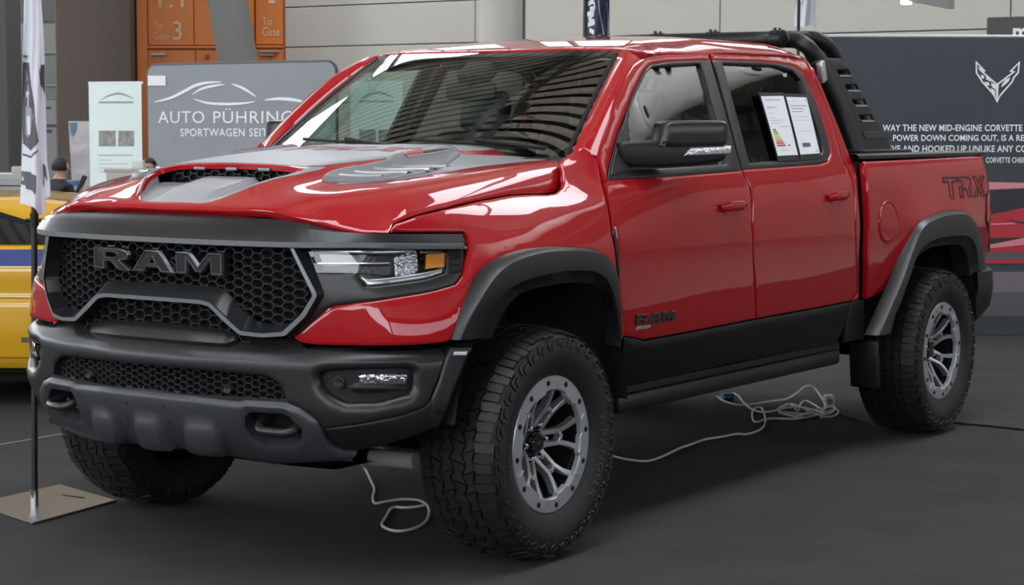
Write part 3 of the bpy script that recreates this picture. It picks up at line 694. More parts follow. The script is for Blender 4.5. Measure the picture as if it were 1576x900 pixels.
u1, v1 = CAB.px([(977, 507.5)])[0]
mb = MB(); mb.prism([(0, 0), (.10, 0), (.108, .014), (.008, .014)], 0, .005, on_surf(CAB, (u1, v1), ex, (0, 1)), .001); mb.build('badge_plate', M_LAMP, fdoor)
bR = CAB.fn; CABR = Surf(lambda u, v: CAB.fn(u, v)*np.array([1, -1, 1]), -3.0, -.35, .38, 1.99, (0, -1, .1))
ram_letters(on_surf(CABR, (bu2, bv2), -ex*[1, 1], (0, 1)), fdoorR, M_EMB, [wtot*.30, wtot*.33, wtot*.33], wtot*.02, .042, .008, .002)

# ---------------------------------------------------------------- pillars, roof, glass
zc_x = [-3.0, -2.78, -2.5, -2.0, -1.5, -1.25, -1.05, -.9]; zc_z = [1.955, 1.985, 2.012, 2.010, 1.978, 1.945, 1.908, 1.87]
kx = [-3.0, -1.8, -1.4, -1.1, -.9]; kz = [.08, .085, .062, .032, .03]
def roof_z(x, y):
    x = np.asarray(x, float); y = np.abs(np.asarray(y, float)); return pchip(zc_x, zc_z, x)-pchip(kx, kz, x)*(.25*(y/.74)**2+.75*(y/.748)**6)
ROOF = Surf(lambda u, v: np.stack([u, v, roof_z(u, v)], 1), -3.0, -.9, -.76, .76, (0, 0, 1))
def wtop(y): return -1.085-.068*(y/.65)**2
def wbot(y): return -.415-.125*(y/.80)**2
def wind(u, v):
    u = np.asarray(u, float); v = np.asarray(v, float); yb = u*.80; yt = u*.652
    B = np.stack([wbot(yb), yb, 1.472+0*u], 1); xt = wtop(yt); T = np.stack([xt, yt, roof_z(xt, yt)-.006], 1)
    P = B+(T-B)*v[:, None]; k = (.028*4*v*(1-v))[:, None]; n_ = np.stack([.55+0*u, .10*u, .82+0*u], 1); return P+n_*k*(1-.6*u[:, None]**2)
WS = Surf(wind, -1, 1, 0, 1, (.5, 0, .8))
nu, nv = 40, 20
U, V = np.meshgrid(np.linspace(-1, 1, nu), np.linspace(0, 1, nv)); P = wind(U.ravel(), V.ravel()).reshape(nv, nu, 3)
ws = MB().loft([list(r) for r in P]).build('windshield', M_GLASSW, TR, smooth=180, fix=False)
if ws.data.polygons[0].normal.z < 0: ws.data.flip_normals()
# dark ceramic band and camera box at the top of the glass
U, V = np.meshgrid(np.linspace(-.985, .985, nu), np.linspace(.955, .998, 3)); P = wind(U.ravel(), V.ravel()).reshape(3, nu, 3)-np.array([0, 0, .004])
MB().loft([list(r) for r in P]).build('ceramic_band', M_BLACK, ws, smooth=180)
MB().box((-1.02, 0, 1.815), (.12, .14, .07), Matrix.Rotation(radians(33), 3, 'Y'), .015).build('camera_housing', M_INT, TR)
a_edge = spline(CAB.px([(920, 240), (941, 173), (963.5, 116), (975, 99), (985.7, 91)]), 24); pe = CAB.pos(a_edge)
wv = np.linspace(0.02, 1, 24); we = wind(np.ones(24), wv); we2 = wind(np.ones(24)*.985, wv)
base = polyline(FEN.pos(FEN.px([(880, 235), (896, 224.5), (909, 231)])), 3)
t = np.linspace(0, 1, 24)[:, None]
m1 = we*.66+pe*.34+np.array([.014, .012, .016])*(.6+.4*np.sin(t*pi)); m2 = we*.33+pe*.67+np.array([.010, .016, .010])*(.6+.4*np.sin(t*pi))
in_ = we2-np.array([.0, .0, .03]); ou_ = pe-np.array([0, .04, 0])
pil = MB().loft([in_, we+np.array([.004, 0, .006]), m1, m2, pe, ou_]).build('pillar', M_RED, TR, smooth=50); mirror_obj(pil, TR)
# A-pillar black garnish inside the glass edge
g = MB().tube(list(wind(np.ones(20)*.972, np.linspace(.0, .97, 20))-np.array([.004, 0, .006])), .014, 6).build('windshield_seal', M_BLACK, TR); mirror_obj(g, TR)
# roof panel
fr_edge = [(wtop(y)-.004, y) for y in np.linspace(0, .655, 10)]
side_r = [(-1.185, .70), (-1.21, .728), (-1.27, .742), (-1.5, .746), (-2.2, .746), (-2.62, .742), (-2.74, .72), (-2.775, .66), (-2.79, .4), (-2.795, 0)]
hf = fr_edge+side_r; fullr = hf+[(x, -y) for x, y in hf[::-1][1:-1]]
roof = patch('roof', ROOF, fullr, M_RED, TR, step=.045, thick=.03, bev=.005)
for s_ in (1, -1):
    for y0_, y1_ in ((.60, .615),):
        pts = polyline([(-1.25, s_*.60), (-2.7, s_*.61)], 40); P3 = ROOF.pos(pts)
        MB().tube(P3+np.array([0, 0, -.001]), .006, 6).build('roof_molding', M_RED, roof)
# C pillar
cp = [(1228, 86.5), (1242.3, 97), (1256.3, 122), (1278.8, 176), (1297.8, 243), (1312.3, 275), (1316.8, 349), (1320.8, 429), (1320.5, 452), (1313, 463), (1322, 461), (1322.5, 400), (1321, 300), (1317, 262), (1311, 246), (1300.5, 220.8), (1281.5, 173), (1262.5, 125.7), (1251, 104), (1244, 95), (1237, 90)]
both(patch('rear_pillar', CAB, CAB.px(cp), M_RED, TR, step=.03, thick=.03, bev=.004))
both(patch('pillar_marker', CAB, CAB.px([(1245, 103), (1251, 106), (1256, 122), (1250, 122)]), mat('tail_red', (.45, .02, .02), .15, coat=1), TR, step=.02, thick=.006, bev=.001, lift=.006))
# cab shell inside: rear wall with window, floor, dark body core
mb = MB(); _yz = [(float(cab_y(-2.7, z))-.025, z) for z in (.60, .80, 1.0, 1.2, 1.38, 1.6, 1.8, 1.88)]; _yz += [(.60, 1.93)]
mb.prism(_yz+[(-a, b) for a, b in _yz[::-1]], 0, .05, lambda x, y, h: (-2.77+h, x, y), 0, [[(-.60, 1.44), (.60, 1.44), (.56, 1.86), (-.56, 1.86)]])
mb.build('cab_rear_panel', M_INT, TR)
MB().box((-2.745, 0, 1.66), (.01, 1.22, .48)).build('rear_window', M_GLASSD, TR)
mb = MB(); mb.box((-1.66, 0, .58), (2.15, 1.84, .2)).box((-.55, 0, .98), (.12, 1.84, .75)).box((.1, 0, .95), (1.1, 1.1, .42))
mb.build('cab_floor', M_DARK, TR)
# liner of doors inside (keeps daylight out of the lower cab)
both(MB().box((-1.70, .90, 1.02), (1.98, .04, .66)).build('door_inner_panel', M_INT, TR))
MB().loft([[(x, y, roof_z(x, y)-.045) for y in np.linspace(-.70, .70, 15)] for x in np.linspace(-1.17, -2.74, 8)]).build('headliner', mat('headliner_grey', (.10, .10, .10), .9), TR)

# ---------------------------------------------------------------- interior
def dash_sec(x, z): return [(x, y, z-.03*abs(y)**2) for y in np.linspace(-.74, .74, 15)]
MB().loft([dash_sec(-.50, 1.440), dash_sec(-.72, 1.462), dash_sec(-.95, 1.445), dash_sec(-1.0, 1.38), dash_sec(-.98, 1.10)]).build('dashboard', M_INT, TR)
st = MB().tube([(-1.18+.09*cos(a)*.0-.07*sin(a), .42+.185*cos(a), 1.36+.17*sin(a)) for a in np.linspace(0, 2*pi, 33)[:-1]], .016, 8, closed=True)
st.tube([(-1.0, .42, 1.30), (-1.16, .42, 1.36)], .03, 10).box((-1.165, .42, 1.355), (.05, .13, .10), bev=.02); st.box((-1.17, .42, 1.355), (.02, .34, .03), bev=.008)
st.build('steering_wheel', M_INT, TR)
def seat(x, y, nm='seat', w=.5, hr=True):
    s_ = MB(); s_.box((x+.05, y, .90), (.52, w, .16), bev=.05, seg=3).box((x-.25, y, 1.24), (.16, w, .66), Matrix.Rotation(radians(-12), 3, 'Y'), .06, 3)
    o = s_.build(nm, mat('seat_leather', (.02, .017, .016), .55), TR, smooth=60)
    if hr:
        h_ = MB(); h_.box((x-.33, y, 1.66), (.10, .26, .19), Matrix.Rotation(radians(-10), 3, 'Y'), .04, 3).tube([(x-.32, y-.07, 1.5), (x-.33, y-.07, 1.62)], .008, 6).tube([(x-.32, y+.07, 1.5), (x-.33, y+.07, 1.62)], .008, 6); h_.build('headrest', MATS['seat_leather'], o, smooth=60)
seat(-1.35, .42); seat(-1.35, -.42); seat(-2.35, .45, w=.6); seat(-2.35, -.45, w=.6)
mm = MB().box((-.98, 0, 1.74), (.03, .26, .075), bev=.015); mm.tube([(-.97, 0, 1.76), (-.95, 0, 1.81)], .012, 8); mm.build('rear_view_mirror', M_INT, TR)
MB().box((-.62, .30, 1.478), (.10, .12, .018), bev=.005).box((-.60, .30, 1.492), (.05, .10, .014), bev=.003).build('dash_vent', M_STEEL, TR)
# wipers and cowl
MB().loft([[(x, y, z+dz) for y, x, z, dz in [(yy, wbot(yy)+dx, 1.466, dzz) for yy in np.linspace(-.80, .80, 21)]] for dx, dzz in ((.10, -.03), (.05, .0), (.0, .004))]).build('cowl', M_BLACK, TR)
for ya, yb in ((.70, .08), (.02, -.56)):
    u_ = np.linspace(ya/.8, yb/.8, 14); Pw = wind(u_, np.linspace(.035, .085, 14))+np.array([.012, 0, .02]); MB().tube(Pw, .007, 6).build('wiper', M_BLACK, TR)
    Pw2 = wind(np.linspace(ya/.8, (ya+yb)/2/.8, 8), np.linspace(.0, .06, 8))+np.array([.015, 0, .034]); MB().tube(Pw2, .009, 6).build('wiper_arm', M_BLACK, TR)

# ---------------------------------------------------------------- bed
flare_r = [(1343.6, 516), (1361, 477), (1382.5, 426.7), (1399, 380), (1416, 344), (1437, 331.7), (1458.6, 324.8), (1484, 325.5), (1496.6, 340), (1505, 363), (1510, 390), (1513.5, 414)]
bed_out = [(1330, 248), (1514, 239), (1521, 243), (1525, 254), (1527, 300), (1526.5, 360), (1524.5, 413)] + flare_r[::-1][:-2] + [(1372, 450), (1366, 447), (1335, 460.5), (1336, 393), (1335, 295), (1332, 264)]
bed = patch('bed_side', BED, BED.px(bed_out), M_RED, TR, step=.03, thick=.03, bev=.005)
cu, cv = BED.px([(1367, 342)])[0]
patch('fuel_door', BED, circle(cu, cv, .098, 40), M_RED, bed, step=.03, thick=.004, bev=.0035, lift=.004)
MB().tube(BED.pos(circle(cu, cv, .102, 48))+BED.nrm(circle(cu, cv, .102, 48))*.001, .0040, 8, closed=True).build('fuel_door_rim', M_RED, bed)
bo = [ray_on(x, y, 'y', 1.082) for x, y in flare_r]; bi_px = [(1370.7, 513), (1378, 485), (1388, 462), (1403.6, 418), (1416, 386.6), (1437, 369.7), (1458.6, 364), (1488, 363), (1500.8, 376), (1506, 401), (1507, 416)]
bi = [ray_on(x, y, 'y', 1.108) for x, y in bi_px]; bl = [np.array(p)+(np.array([-3.72, 0, .5])-np.array([p[0], 0, p[2]]))*.09-np.array([0, .04, 0]) for p in bi]
fr2 = flare('fender_flare', bo, bi, bl, parent=bed, y_in=.98)
tail = BED.px([(1518, 300), (1526, 298), (1526, 372), (1519, 375), (1517, 340)])
patch('tail_light', BED, tail, mat('tail_lens', (.25, .01, .012), .1, coat=1.0), bed, step=.02, thick=.005, bev=.002, lift=.008)
bedR = mirror_obj(bed, TR)
a, b = [np.array(q) for q in BED.px([(1455, 307), (1521, 302)])]
ex = b-a; wl = np.linalg.norm(ex); ex /= wl
trx(lambda p, q: tuple((lambda uv: BED.pos(uv)+BED.nrm(uv)*.002)((a+p*ex+np.array([0, q]))[None])[0]), bed, mat('decal_black', (.03, .008, .009), .4), wl*.29, .115, wl*.02, outline=.011)
for s_ in (1, -1):
    MB().loft([[(x, s_*yy, zz) for x in np.linspace(-2.80, -4.44, 20)] for yy, zz in ((.986, 1.436), (.984, 1.452), (.965, 1.460), (.89, 1.460), (.87, 1.44))]).build('bed_rail_cap', M_BLACK, TR)
MB().box((-3.62, 0, 1.435), (1.62, 1.80, .03), bev=.008).build('bed_cover', M_BLACK, TR)
mb = MB(); mb.box((-2.84, 0, 1.05), (.06, 1.93, .74)).box((-3.62, 0, .78), (1.65, 1.3, .08)); mb.build('bed_floor', M_DARK, TR)
tg = MB().box((-4.50, 0, 1.08), (.09, 1.70, .68), bev=.02).build('tailgate', M_RED, TR)
MB().box((-4.548, 0, 1.18), (.012, .3, .07), bev=.01).build('tailgate_handle', M_BLACK, tg)
rb = [(-4.30, 1.02), (-4.45, 1.02), (-4.60, .99), (-4.70, .90), (-4.74, .75), (-4.76, 0)]
rbp = spline(rb+[(x, -y) for x, y in rb[::-1][1:]], 50)
MB().loft([[(x*1.0, y, z) for x, y in rbp*np.array([1, k])+np.array([dx, 0])] for z, k, dx in ((.82, .97, .05), (.80, .995, .005), (.70, 1, 0), (.60, .99, .02), (.52, .95, .10), (.50, .9, .2))]).build('rear_bumper', M_BLACK, TR)

# ---------------------------------------------------------------- grille
_gy = [0, .2, .3, .4, .557, .66, .74, .80, .9]; _gx = [.968, .963, .957, .948, .907, .862, .81, .755, .66]
def gx(y): return pchip(_gy, _gx, np.abs(np.asarray(y, float)))
def gpt(y, z, d=0.0): return np.array([float(gx(y))+d, y, z])
GR = Surf(lambda u, v: np.stack([gx(u), u, v], 1), -.9, .9, .6, 1.3, (1, 0, 0))
GM = Surf(lambda u, v: np.stack([gx(u)-.065, u, v], 1), -.9, .9, .6, 1.3, (1, 0, 0))
grille = MB()
mesh_half = [(0, 1.20), (.562, 1.20), (.568, 1.17), (.622, 1.02), (.555, .915), (.425, .915), (.29, 1.025), (0, 1.03)]
mesh_poly = mesh_half+[(-y, z) for y, z in mesh_half[::-1][1:-1]]
low_half = [(0, .99), (.26, .985), (.40, .885), (.40, .83), (0, .83)]
low_poly = low_half+[(-y, z) for y, z in low_half[::-1][1:-1]]
tv, tf = tri_fill([ccw(densify(mesh_poly, .06))]); grille = mesh_obj('grille', [GM.pos([[a, b]])[0]+np.array([-.03, 0, 0]) for a, b in tv], tf, M_DARK, TR, 0)
tv, tf = tri_fill([ccw(densify(low_poly, .06))]); mesh_obj('grille_backing', [GM.pos([[a, b]])[0]+np.array([-.01, 0, 0]) for a, b in tv], tf, M_DARK, grille, 0)
M_MESH = mat('grille_mesh_black', (.028, .028, .029), .22, coat=.3)
mb = MB(); hexnet(mb, lambda m_: inside(m_, mesh_poly), lambda u, v, d: gpt(u, v, -.055+d), .0255, .030, .008, .022, -.64, .66, .90, 1.2)
mb.build('mesh_insert', M_MESH, grille, smooth=0)
mb = MB(); hexnet(mb, lambda m_: inside(m_, low_poly), lambda u, v, d: gpt(u, v, -.048+d), .030, .034, .008, .022, -.42, .44, .83, .99)
mb.build('mesh_insert', M_MESH, grille, smooth=0)
# funnel-shaped frame; the bevel highlight is painted as a lighter front strip
inner = [(.570, 1.19), (.598, 1.10), (.630, 1.02), (.600, .965), (.556, .918), (.49, .912), (.425, .915), (.36, .965), (.29, 1.025), (.24, 1.032), (0, 1.034)]
rim = [(.586, 1.19), (.626, 1.10), (.662, 1.02), (.625, .955), (.562, .892), (.49, .885), (.408, .890), (.345, .935), (.279, .982), (.235, .989), (0, .990)]
out_ = [(.596, 1.19), (.638, 1.10), (.675, 1.02), (.636, .945), (.570, .878), (.49, .871), (.402, .876), (.335, .921), (.271, .968), (.23, .975), (0, .976)]
def sym(h): return h+[(-y, z) for y, z in h[::-1][1:]]
def row(h, d): q = polyline(sym(h), 140); q = np.array(chaikin([tuple(a) for a in q], 1, False)); return [gpt(y, z, d) for y, z in q]
fr_ = MB().loft([row(inner, -.075), row(inner, -.058), row(rim, -.004), row(rim, .004), row(out_, .002), row(out_, -.008), row(out_, -.09)])
fr_.build('grille_frame', M_SATIN, grille, smooth=32)
fo_ = MB().loft([row(rim, .0045), row(out_, .0025)]); fo_.build('edge_highlight', mat('edge_grey', (.24, .25, .26), .35, metal=.3), grille)
# emblem letters on the mesh, read from the front (left to right = -y to +y)
ram_letters(lambda x, y, h: tuple(gpt(-.318+x, 1.072+y, -.055+h)), grille, M_EMB, [.195, .212, .215], .006, .083, .034, .007)
mb = MB()
# raised bright outline of the letters
x = 0
for ch, w_ in zip('RAM', [.195, .212, .215]):
    ou, ho = RAM[ch]; q = ccw([(x+a*w_, b*.083) for a, b in ou]); i1 = inset(q, .004); i2 = inset(q, .010)
    mb.loft([[gpt(-.318+a, 1.072+b, -.018) for a, b in i1], [gpt(-.318+a, 1.072+b, -.016) for a, b in inset(q, .007)], [gpt(-.318+a, 1.072+b, -.024) for a, b in i2]], closed=True)
    if ho:
        q = ccw([(x+a*w_, b*.083) for a, b in ho]); mb.loft([[gpt(-.318+a, 1.072+b, -.020) for a, b in q], [gpt(-.318+a, 1.072+b, -.016) for a, b in inset(q, -.003)], [gpt(-.318+a, 1.072+b, -.022) for a, b in inset(q, -.006)]], closed=True)
    x += w_+.006
mb.build('emblem_outline', mat('emblem_edge', (.17, .17, .175), .3, metal=.5), grille)
# upper band between hood and grille, with the light lower lip
he = [(.879, 0, 1.280), (.874, .3, 1.278), (.846, .553, 1.268), (.808, .64, 1.252), (.77, .70, 1.236), (.72, .79, 1.226), (.66, .857, 1.224), (.55, .925, 1.221), (.44, .968, 1.217)]
lt = [(.962, 0, 1.206), (.953, .3, 1.206), (.912, .553, 1.206), (.868, .66, 1.206), (.82, .735, 1.206), (.77, .79, 1.206), (.69, .862, 1.203), (.56, .935, 1.199), (.43, .985, 1.195)]
def s3(h, n=60): q = spline(h, n); return np.vstack([q[::-1]*np.array([1, -1, 1]), q[1:]])
h3, l3 = s3(he), s3(lt); m3 = h3*.45+l3*.55+np.array([.004, 0, .014]); l4 = l3+np.array([.005, 0, -.006]); l5 = l3+np.array([.004, 0, -.024]); l6 = l3+np.array([-.004, 0, -.028]); l7 = l3+np.array([-.075, 0, -.02]); h0 = h3+np.array([-.03, 0, -.015])
l7[:, 1] *= .965; h0[:, 1] *= .98
MB().loft([h0, h3, m3, l3, l4]).build('grille_band', M_SATIN, TR, smooth=35)
MB().loft([l4, l5, l6, l7]).build('grille_lip', mat('lip_grey', (.20, .21, .22), .36, metal=.25), TR, smooth=50)
# cheek panels between grille frame and lamps, lamp bezels
bez = [(456, 377), (560, 376), (717, 371.5), (719, 396), (713, 423), (702, 437), (672, 446), (617, 456), (553, 464.5), (515, 470), (503, 474.5), (479, 494), (452, 517), (440, 520), (437, 512), (460, 487), (481, 455), (478, 430), (468, 400)]
lens = [(459, 378), (560, 377.5), (691, 373.5), (693.5, 386), (690, 418), (658, 428.5), (618, 434.5), (560, 441.5), (549, 425), (541, 420.5), (484, 419.5), (475.6, 414), (464, 391)]
lens_uv = FEN.px(lens)
bezel = patch('headlight', FEN.off(-.012), FEN.px(bez), M_SATIN, TR, step=.02, thick=.03, bev=.004, holes=[lens_uv], hole_thick=.07)
back = FEN.off(-.065); bk = inset(ccw(densify(lens_uv, .03)), -.012)
tv, tf = tri_fill([bk]); mesh_obj('lamp_backing', back.pos(tv), tf, M_GLOSSB, bezel, 0)
def lampbit(name, px, mt_, d, th=.012): return patch(name, FEN.off(d), FEN.px(px), mt_, bezel, step=.02, thick=th, bev=.002)
lampbit('running_light_bar', [(463, 380), (560, 380), (612, 378), (645, 378), (645, 383), (612, 387.5), (470, 387.5)], M_LAMP, -.028)
lampbit('chrome_strip', [(471, 402.5), (604, 400.5), (604, 403), (474, 405)], M_LAMP, -.035)
lampbit('reflector_bowl', [(610, 390), (652, 377), (652, 412), (640, 421), (612, 421)], mat('lamp_facets', (.55, .55, .57), .15, metal=1, bump=.9, bscale=60), -.045)
lampbit('projector_housing', [(475, 408), (540, 407), (606, 405), (606, 420), (545, 419), (486, 418)], mat('lamp_grey', (.06, .06, .065), .2, metal=.4, bump=.5, bscale=70), -.045)
lampbit('turn_lamp', [(652, 378), (690, 375), (691, 384), (655, 386)], mat('lamp_grey2', (.14, .14, .15), .2, metal=.6), -.03)
lampbit('amber_reflector', [(663, 387.5), (690.5, 385.5), (689.5, 407.5), (660.5, 411)], M_AMBER, -.022)
lampbit('running_light_lower', [(553, 424), (565, 429), (612, 424), (660, 416), (688, 409), (687, 416.5), (657, 425.5), (617, 432), (563, 438.5)], M_LAMP, -.026)
for k in range(4): lampbit('bezel_slot', [(696.5, 378+k*11), (713.5, 377+k*11-.4*k), (712.5, 385.5+k*10.4), (695.5, 387+k*11)], M_DARK, -.008, .002)
lo = inset(ccw(densify(lens_uv, .025)), .001); gg = np.array(lo); l_, h_ = gg.min(0), gg.max(0); exg = np.array([(a, b) for a in np.arange(l_[0], h_[0], .025) for b in np.arange(l_[1], h_[1], .025)]); exg = exg[inside(exg, lo)]; exg = exg[pdist(exg, lo) > .008]
tv, tf = tri_fill([lo], exg); o = mesh_obj('lens', FEN.off(-.012).pos(tv), tf, M_LENS, bezel, 180)
mirror_obj(bezel, TR)

# ---------------------------------------------------------------- front bumper
_bp = spline([(.992, 0), (.985, .2), (.955, .35), (.91, .57), (.845, .75), (.76, .88), (.68, .96), (.60, 1.01), (.50, 1.05), (.40, 1.065)], 120)
_bs = np.concatenate([[0], np.cumsum(np.linalg.norm(np.diff(_bp, axis=0), axis=1))]); BS1 = _bs[-1]
_bdz = [.34, .40, .46, .52, .58, .64, .70, .775, .805, .83, .86, .90]; _bdd = [-.22, -.15, -.08, -.035, -.008, 0, 0, 0, -.008, -.035, -.07, -.10]
def bfn(u, v):
    u = np.asarray(u, float); s_ = np.abs(u); x = np.interp(s_, _bs, _bp[:, 0]); y = np.interp(s_, _bs, _bp[:, 1])
    h = .012; x2 = np.interp(np.minimum(s_+h, BS1), _bs, _bp[:, 0]); y2 = np.interp(np.minimum(s_+h, BS1), _bs, _bp[:, 1]); x0 = np.interp(np.maximum(s_-h, 0), _bs, _bp[:, 0]); y0 = np.interp(np.maximum(s_-h, 0), _bs, _bp[:, 1])
    tx, ty = x2-x0, y2-y0; L = np.hypot(tx, ty); nx, ny = ty/L, -tx/L; d = pchip(_bdz, _bdd, np.asarray(v, float))
    return np.stack([x+nx*d, np.sign(u+1e-12)*(y+ny*d), np.asarray(v, float)], 1)
BMP = Surf(bfn, -BS1, BS1, .34, .90, (.8, .001, .1)); BMPH = Surf(bfn, 0, BS1, .34, .90, (.8, .3, .1))
def bsym(h): return h+[(-a, b) for a, b in h[::-1] if a > 1e-6]
q = BMPH.px
g_half = [(0, .747)] + q([(300, 568.5), (409, 578.5), (421, 585), (433, 595), (438.5, 614.5), (376.6, 613.3), (367, 615.6)]) + [(0, .661)]
fog = q([(489, 578), (497, 571), (560, 568), (629, 566), (638.5, 570), (636, 598), (629, 607.6), (577, 619.8), (528.5, 619.8), (509, 610), (491.8, 595)])
shell_half = [(0, .893), (.3, .89), (.50, .885), (.60, .865)] + q([(470, 534), (560, 538), (640, 537.5), (683, 534), (686, 546), (676, 582), (663, 613), (655, 625), (619, 639), (558, 651.6), (497, 661), (480, 640), (461, 627), (440, 620), (379, 616)]) + [(0, .645)]
pad_half = [(0, .882), (.315, .876), (.37, .858), (.372, .842), (.34, .826), (0, .828)]
bump_fn = emboss([bsym(pad_half)], .042, .016)
fog_lip = inset(ccw(fog), -.03)
def shell_b(uv):
    r = np.zeros(len(uv))
    for pl in (fog_lip, [(-a, b) for a, b in fog_lip]):
        d = pdist(uv, pl); i = inside(uv, pl); t_ = np.clip(np.where(i, d, 0)/.03, 0, 1); r = r-.014*t_*t_
    return r
fogm = [(-a, b) for a, b in fog]
bumper = patch('front_bumper', BMP, bsym(shell_half), M_SATIN, TR, step=.02, thick=.04, bev=.005, holes=[bsym(g_half), fog, fogm], hole_thick=.06, bump=shell_b)
patch('bumper_step', BMP, bsym(pad_half), M_SATIN, bumper, step=.02, thick=.06, bev=.011, lift=.03)
gp_ = bsym(g_half); tv, tf = tri_fill([ccw(densify(gp_, .04))]); GB = BMP.off(-.055); mesh_obj('lower_grille_backing', GB.pos(tv), tf, M_DARK, bumper, 0)
mb = MB(); GB2 = BMP.off(-.028); GB3 = BMP.off(-.044)
hexnet(mb, lambda m_: inside(m_, gp_), lambda u, v, d: (GB2 if d == 0 else GB3).pos([[u, v]])[0], .020, .0235, .0065, .018, -.66, .68, .60, .71)
mb.build('lower_grille_mesh', M_MESH, bumper, smooth=0)
gl = [gp_, inset(ccw(gp_), .012)]
for s_ in (1, -1):
    for pxs in ((347, 599),):
        u_, v_ = q([pxs])[0]; c = BMP.off(-.012).pos([[u_*s_, v_]])[0]; n_ = BMP.nrm([[u_*s_, v_]])[0]
        MB().tube([c-n_*.03, c, c+n_*.004, c+n_*.002], [.018, .018, .015, .010], 20).build('parking_sensor', M_SATIN, bumper)
# fog lamp pockets
pk = BMPH.off(-.045); fi2 = inset(ccw(densify(fog, .03)), -.01); tv, tf = tri_fill([fi2])
pocket = mesh_obj('fog_pocket', pk.pos(tv), tf, M_BLACK, bumper, 0)
MB().add(*(lambda P: (P, tri_fill([ccw(fog)])[1]))(pk.pos(ccw(fog))))
ps = patch('fog_shelf', BMPH.off(-.02), q([(530, 597), (548, 590), (628, 595), (629, 600), (600, 603), (560, 606), (545, 605)]), M_BLACK, pocket, step=.02, thick=.02, bev=.006)
patch('fog_lamp', BMPH.off(-.022), q([(551, 580), (560, 577.5), (626, 577), (629, 581), (627, 593), (553, 594.5)]), mat('fog_facets', (.6, .6, .62), .14, metal=1, bump=.6, bscale=40), pocket, step=.02, thick=.02, bev=.003)
u_, v_ = q([(517.5, 590.5)])[0]; c = BMPH.off(-.038).pos([[u_, v_]])[0]; n_ = BMPH.nrm([[u_, v_]])[0]
MB().tube([c-n_*.01, c+n_*.008, c+n_*.01, c+n_*.006], [.021, .021, .017, .012], 20).build('parking_sensor', M_SATIN, pocket)
mirror_obj(pocket, bumper)
# skid plate with tow-hook openings and three raised pads
sk_half = [(0, .655)] + q([(300, 609.5), (366, 618), (379, 615.5), (440, 618.5), (465, 629), (488.6, 646.5), (496, 661), (503, 679), (517, 690.5), (531, 696), (549, 697.5), (541, 706), (495, 708.5)]) + [(.46, .415), (.3, .435), (0, .45)]
tow = q([(378, 641), (386, 633), (437, 636.6), (446.6, 641), (465, 660), (465, 671.6), (453.6, 684.5), (409, 683), (390.6, 674), (379, 657.6)])
pads = [q([(288, 656), (295, 647), (332, 648), (342, 657), (366, 686), (340, 690), (300, 677)])]
pads += [[(-a, b) for a, b in pads[0]]]
cpad = [(-.095, .525), (-.08, .565), (.08, .565), (.095, .525), (.12, .45), (-.09, .45)]
cpad = [(.082, .545), (.066, .568), (-.066, .568), (-.082, .545), (-.055, .49), (.055, .49)]
cpad = [(.085, .54), (.062, .568), (-.062, .568), (-.085, .54), (-.075, .47), (.075, .47)]
pads = [[(.165, .545), (.185, .572), (.30, .572), (.32, .545), (.325, .455), (.155, .455)]]; pads.append([(-a, b) for a, b in pads[0]])
cpad = [(-.078, .545), (-.058, .572), (.058, .572), (.078, .545), (.085, .455), (-.085, .455)]
_em = emboss(pads+[cpad], 1.0, .022)
def pad_bump(uv): return _em(uv)*(.016+np.clip(.575-uv[:, 1], 0, .12)*.30)
SK = BMP.off(.014)
skid = patch('skid_plate', SK, bsym(sk_half), M_SKID, bumper, step=.018, thick=.05, bev=.009, holes=[tow, [(-a, b) for a, b in tow]], hole_thick=.07, bump=pad_bump)
for s_ in (1, -1):
    tq = [(a*s_, b) for a, b in tow]; tv, tf = tri_fill([inset(ccw(densify(tq, .03)), -.015)]); B2 = BMP.off(-.07); mesh_obj('tow_recess', B2.pos(tv), tf, M_DARK, skid, 0)
    ua, ub = q([(398, 655), (455, 661)]); P3 = [BMP.off(d).pos([[a*s_, b]])[0] for a, b, d in ((ua[0], ua[1], -.07), (ua[0], ua[1], -.01), (ua[0]+.02, ua[1]-.003, .022), ((ua[0]+ub[0])/2, (ua[1]+ub[1])/2, .030), (ub[0]-.02, ub[1], .022), (ub[0], ub[1], -.01), (ub[0], ub[1], -.07))]
    MB().tube(spline(P3, 30), .017, 12).build('tow_hook', M_SATIN, skid)
for pxs in ((256.5, 624.5), (265, 648)):
    for s_ in (1, -1):
        u_, v_ = q([pxs])[0]; c = SK.pos([[u_*s_, v_]])[0]; n_ = BMP.nrm([[u_*s_, v_]])[0]; MB().tube([c-n_*.004, c+n_*.0012], .006, 10).build('screw_hole', M_DARK, skid)
# black valance and charcoal flare extension
val = q([(497, 662.5), (558, 653), (619, 640.5), (656, 626), (664, 615), (680, 645), (672, 660), (640, 672), (577, 692), (545, 696), (525, 694), (508, 682), (500, 668)])
both(patch('bumper_valance', BMPH.off(-.006), val, M_BLACK, bumper, step=.03, thick=.03, bev=.004))
_fp = spline([(.74, .925), (.62, 1.003), (.54, 1.048), (.46, 1.082), (.36, 1.105)], 60); _fsx = np.concatenate([[0], np.cumsum(np.linalg.norm(np.diff(_fp, axis=0), axis=1))])
FXS = Surf(lambda u, v: np.stack([np.interp(u, _fsx, _fp[:, 0])-pchip([.4, .5, .58, .66, .95], [.14, .06, .018, 0, 0], np.asarray(v, float))*.6, np.interp(u, _fsx, _fp[:, 1])-pchip([.4, .5, .58, .66, .95], [.14, .06, .018, 0, 0], np.asarray(v, float))*.8, np.asarray(v, float)], 1), 0, _fsx[-1], .45, .92, (.6, .8, 0))
qf = FXS.px; fx = qf([(695, 535.5), (728, 535.5), (717, 556), (697, 605), (681, 648), (672, 660), (660, 660), (664.5, 615), (677, 585), (687, 552)])
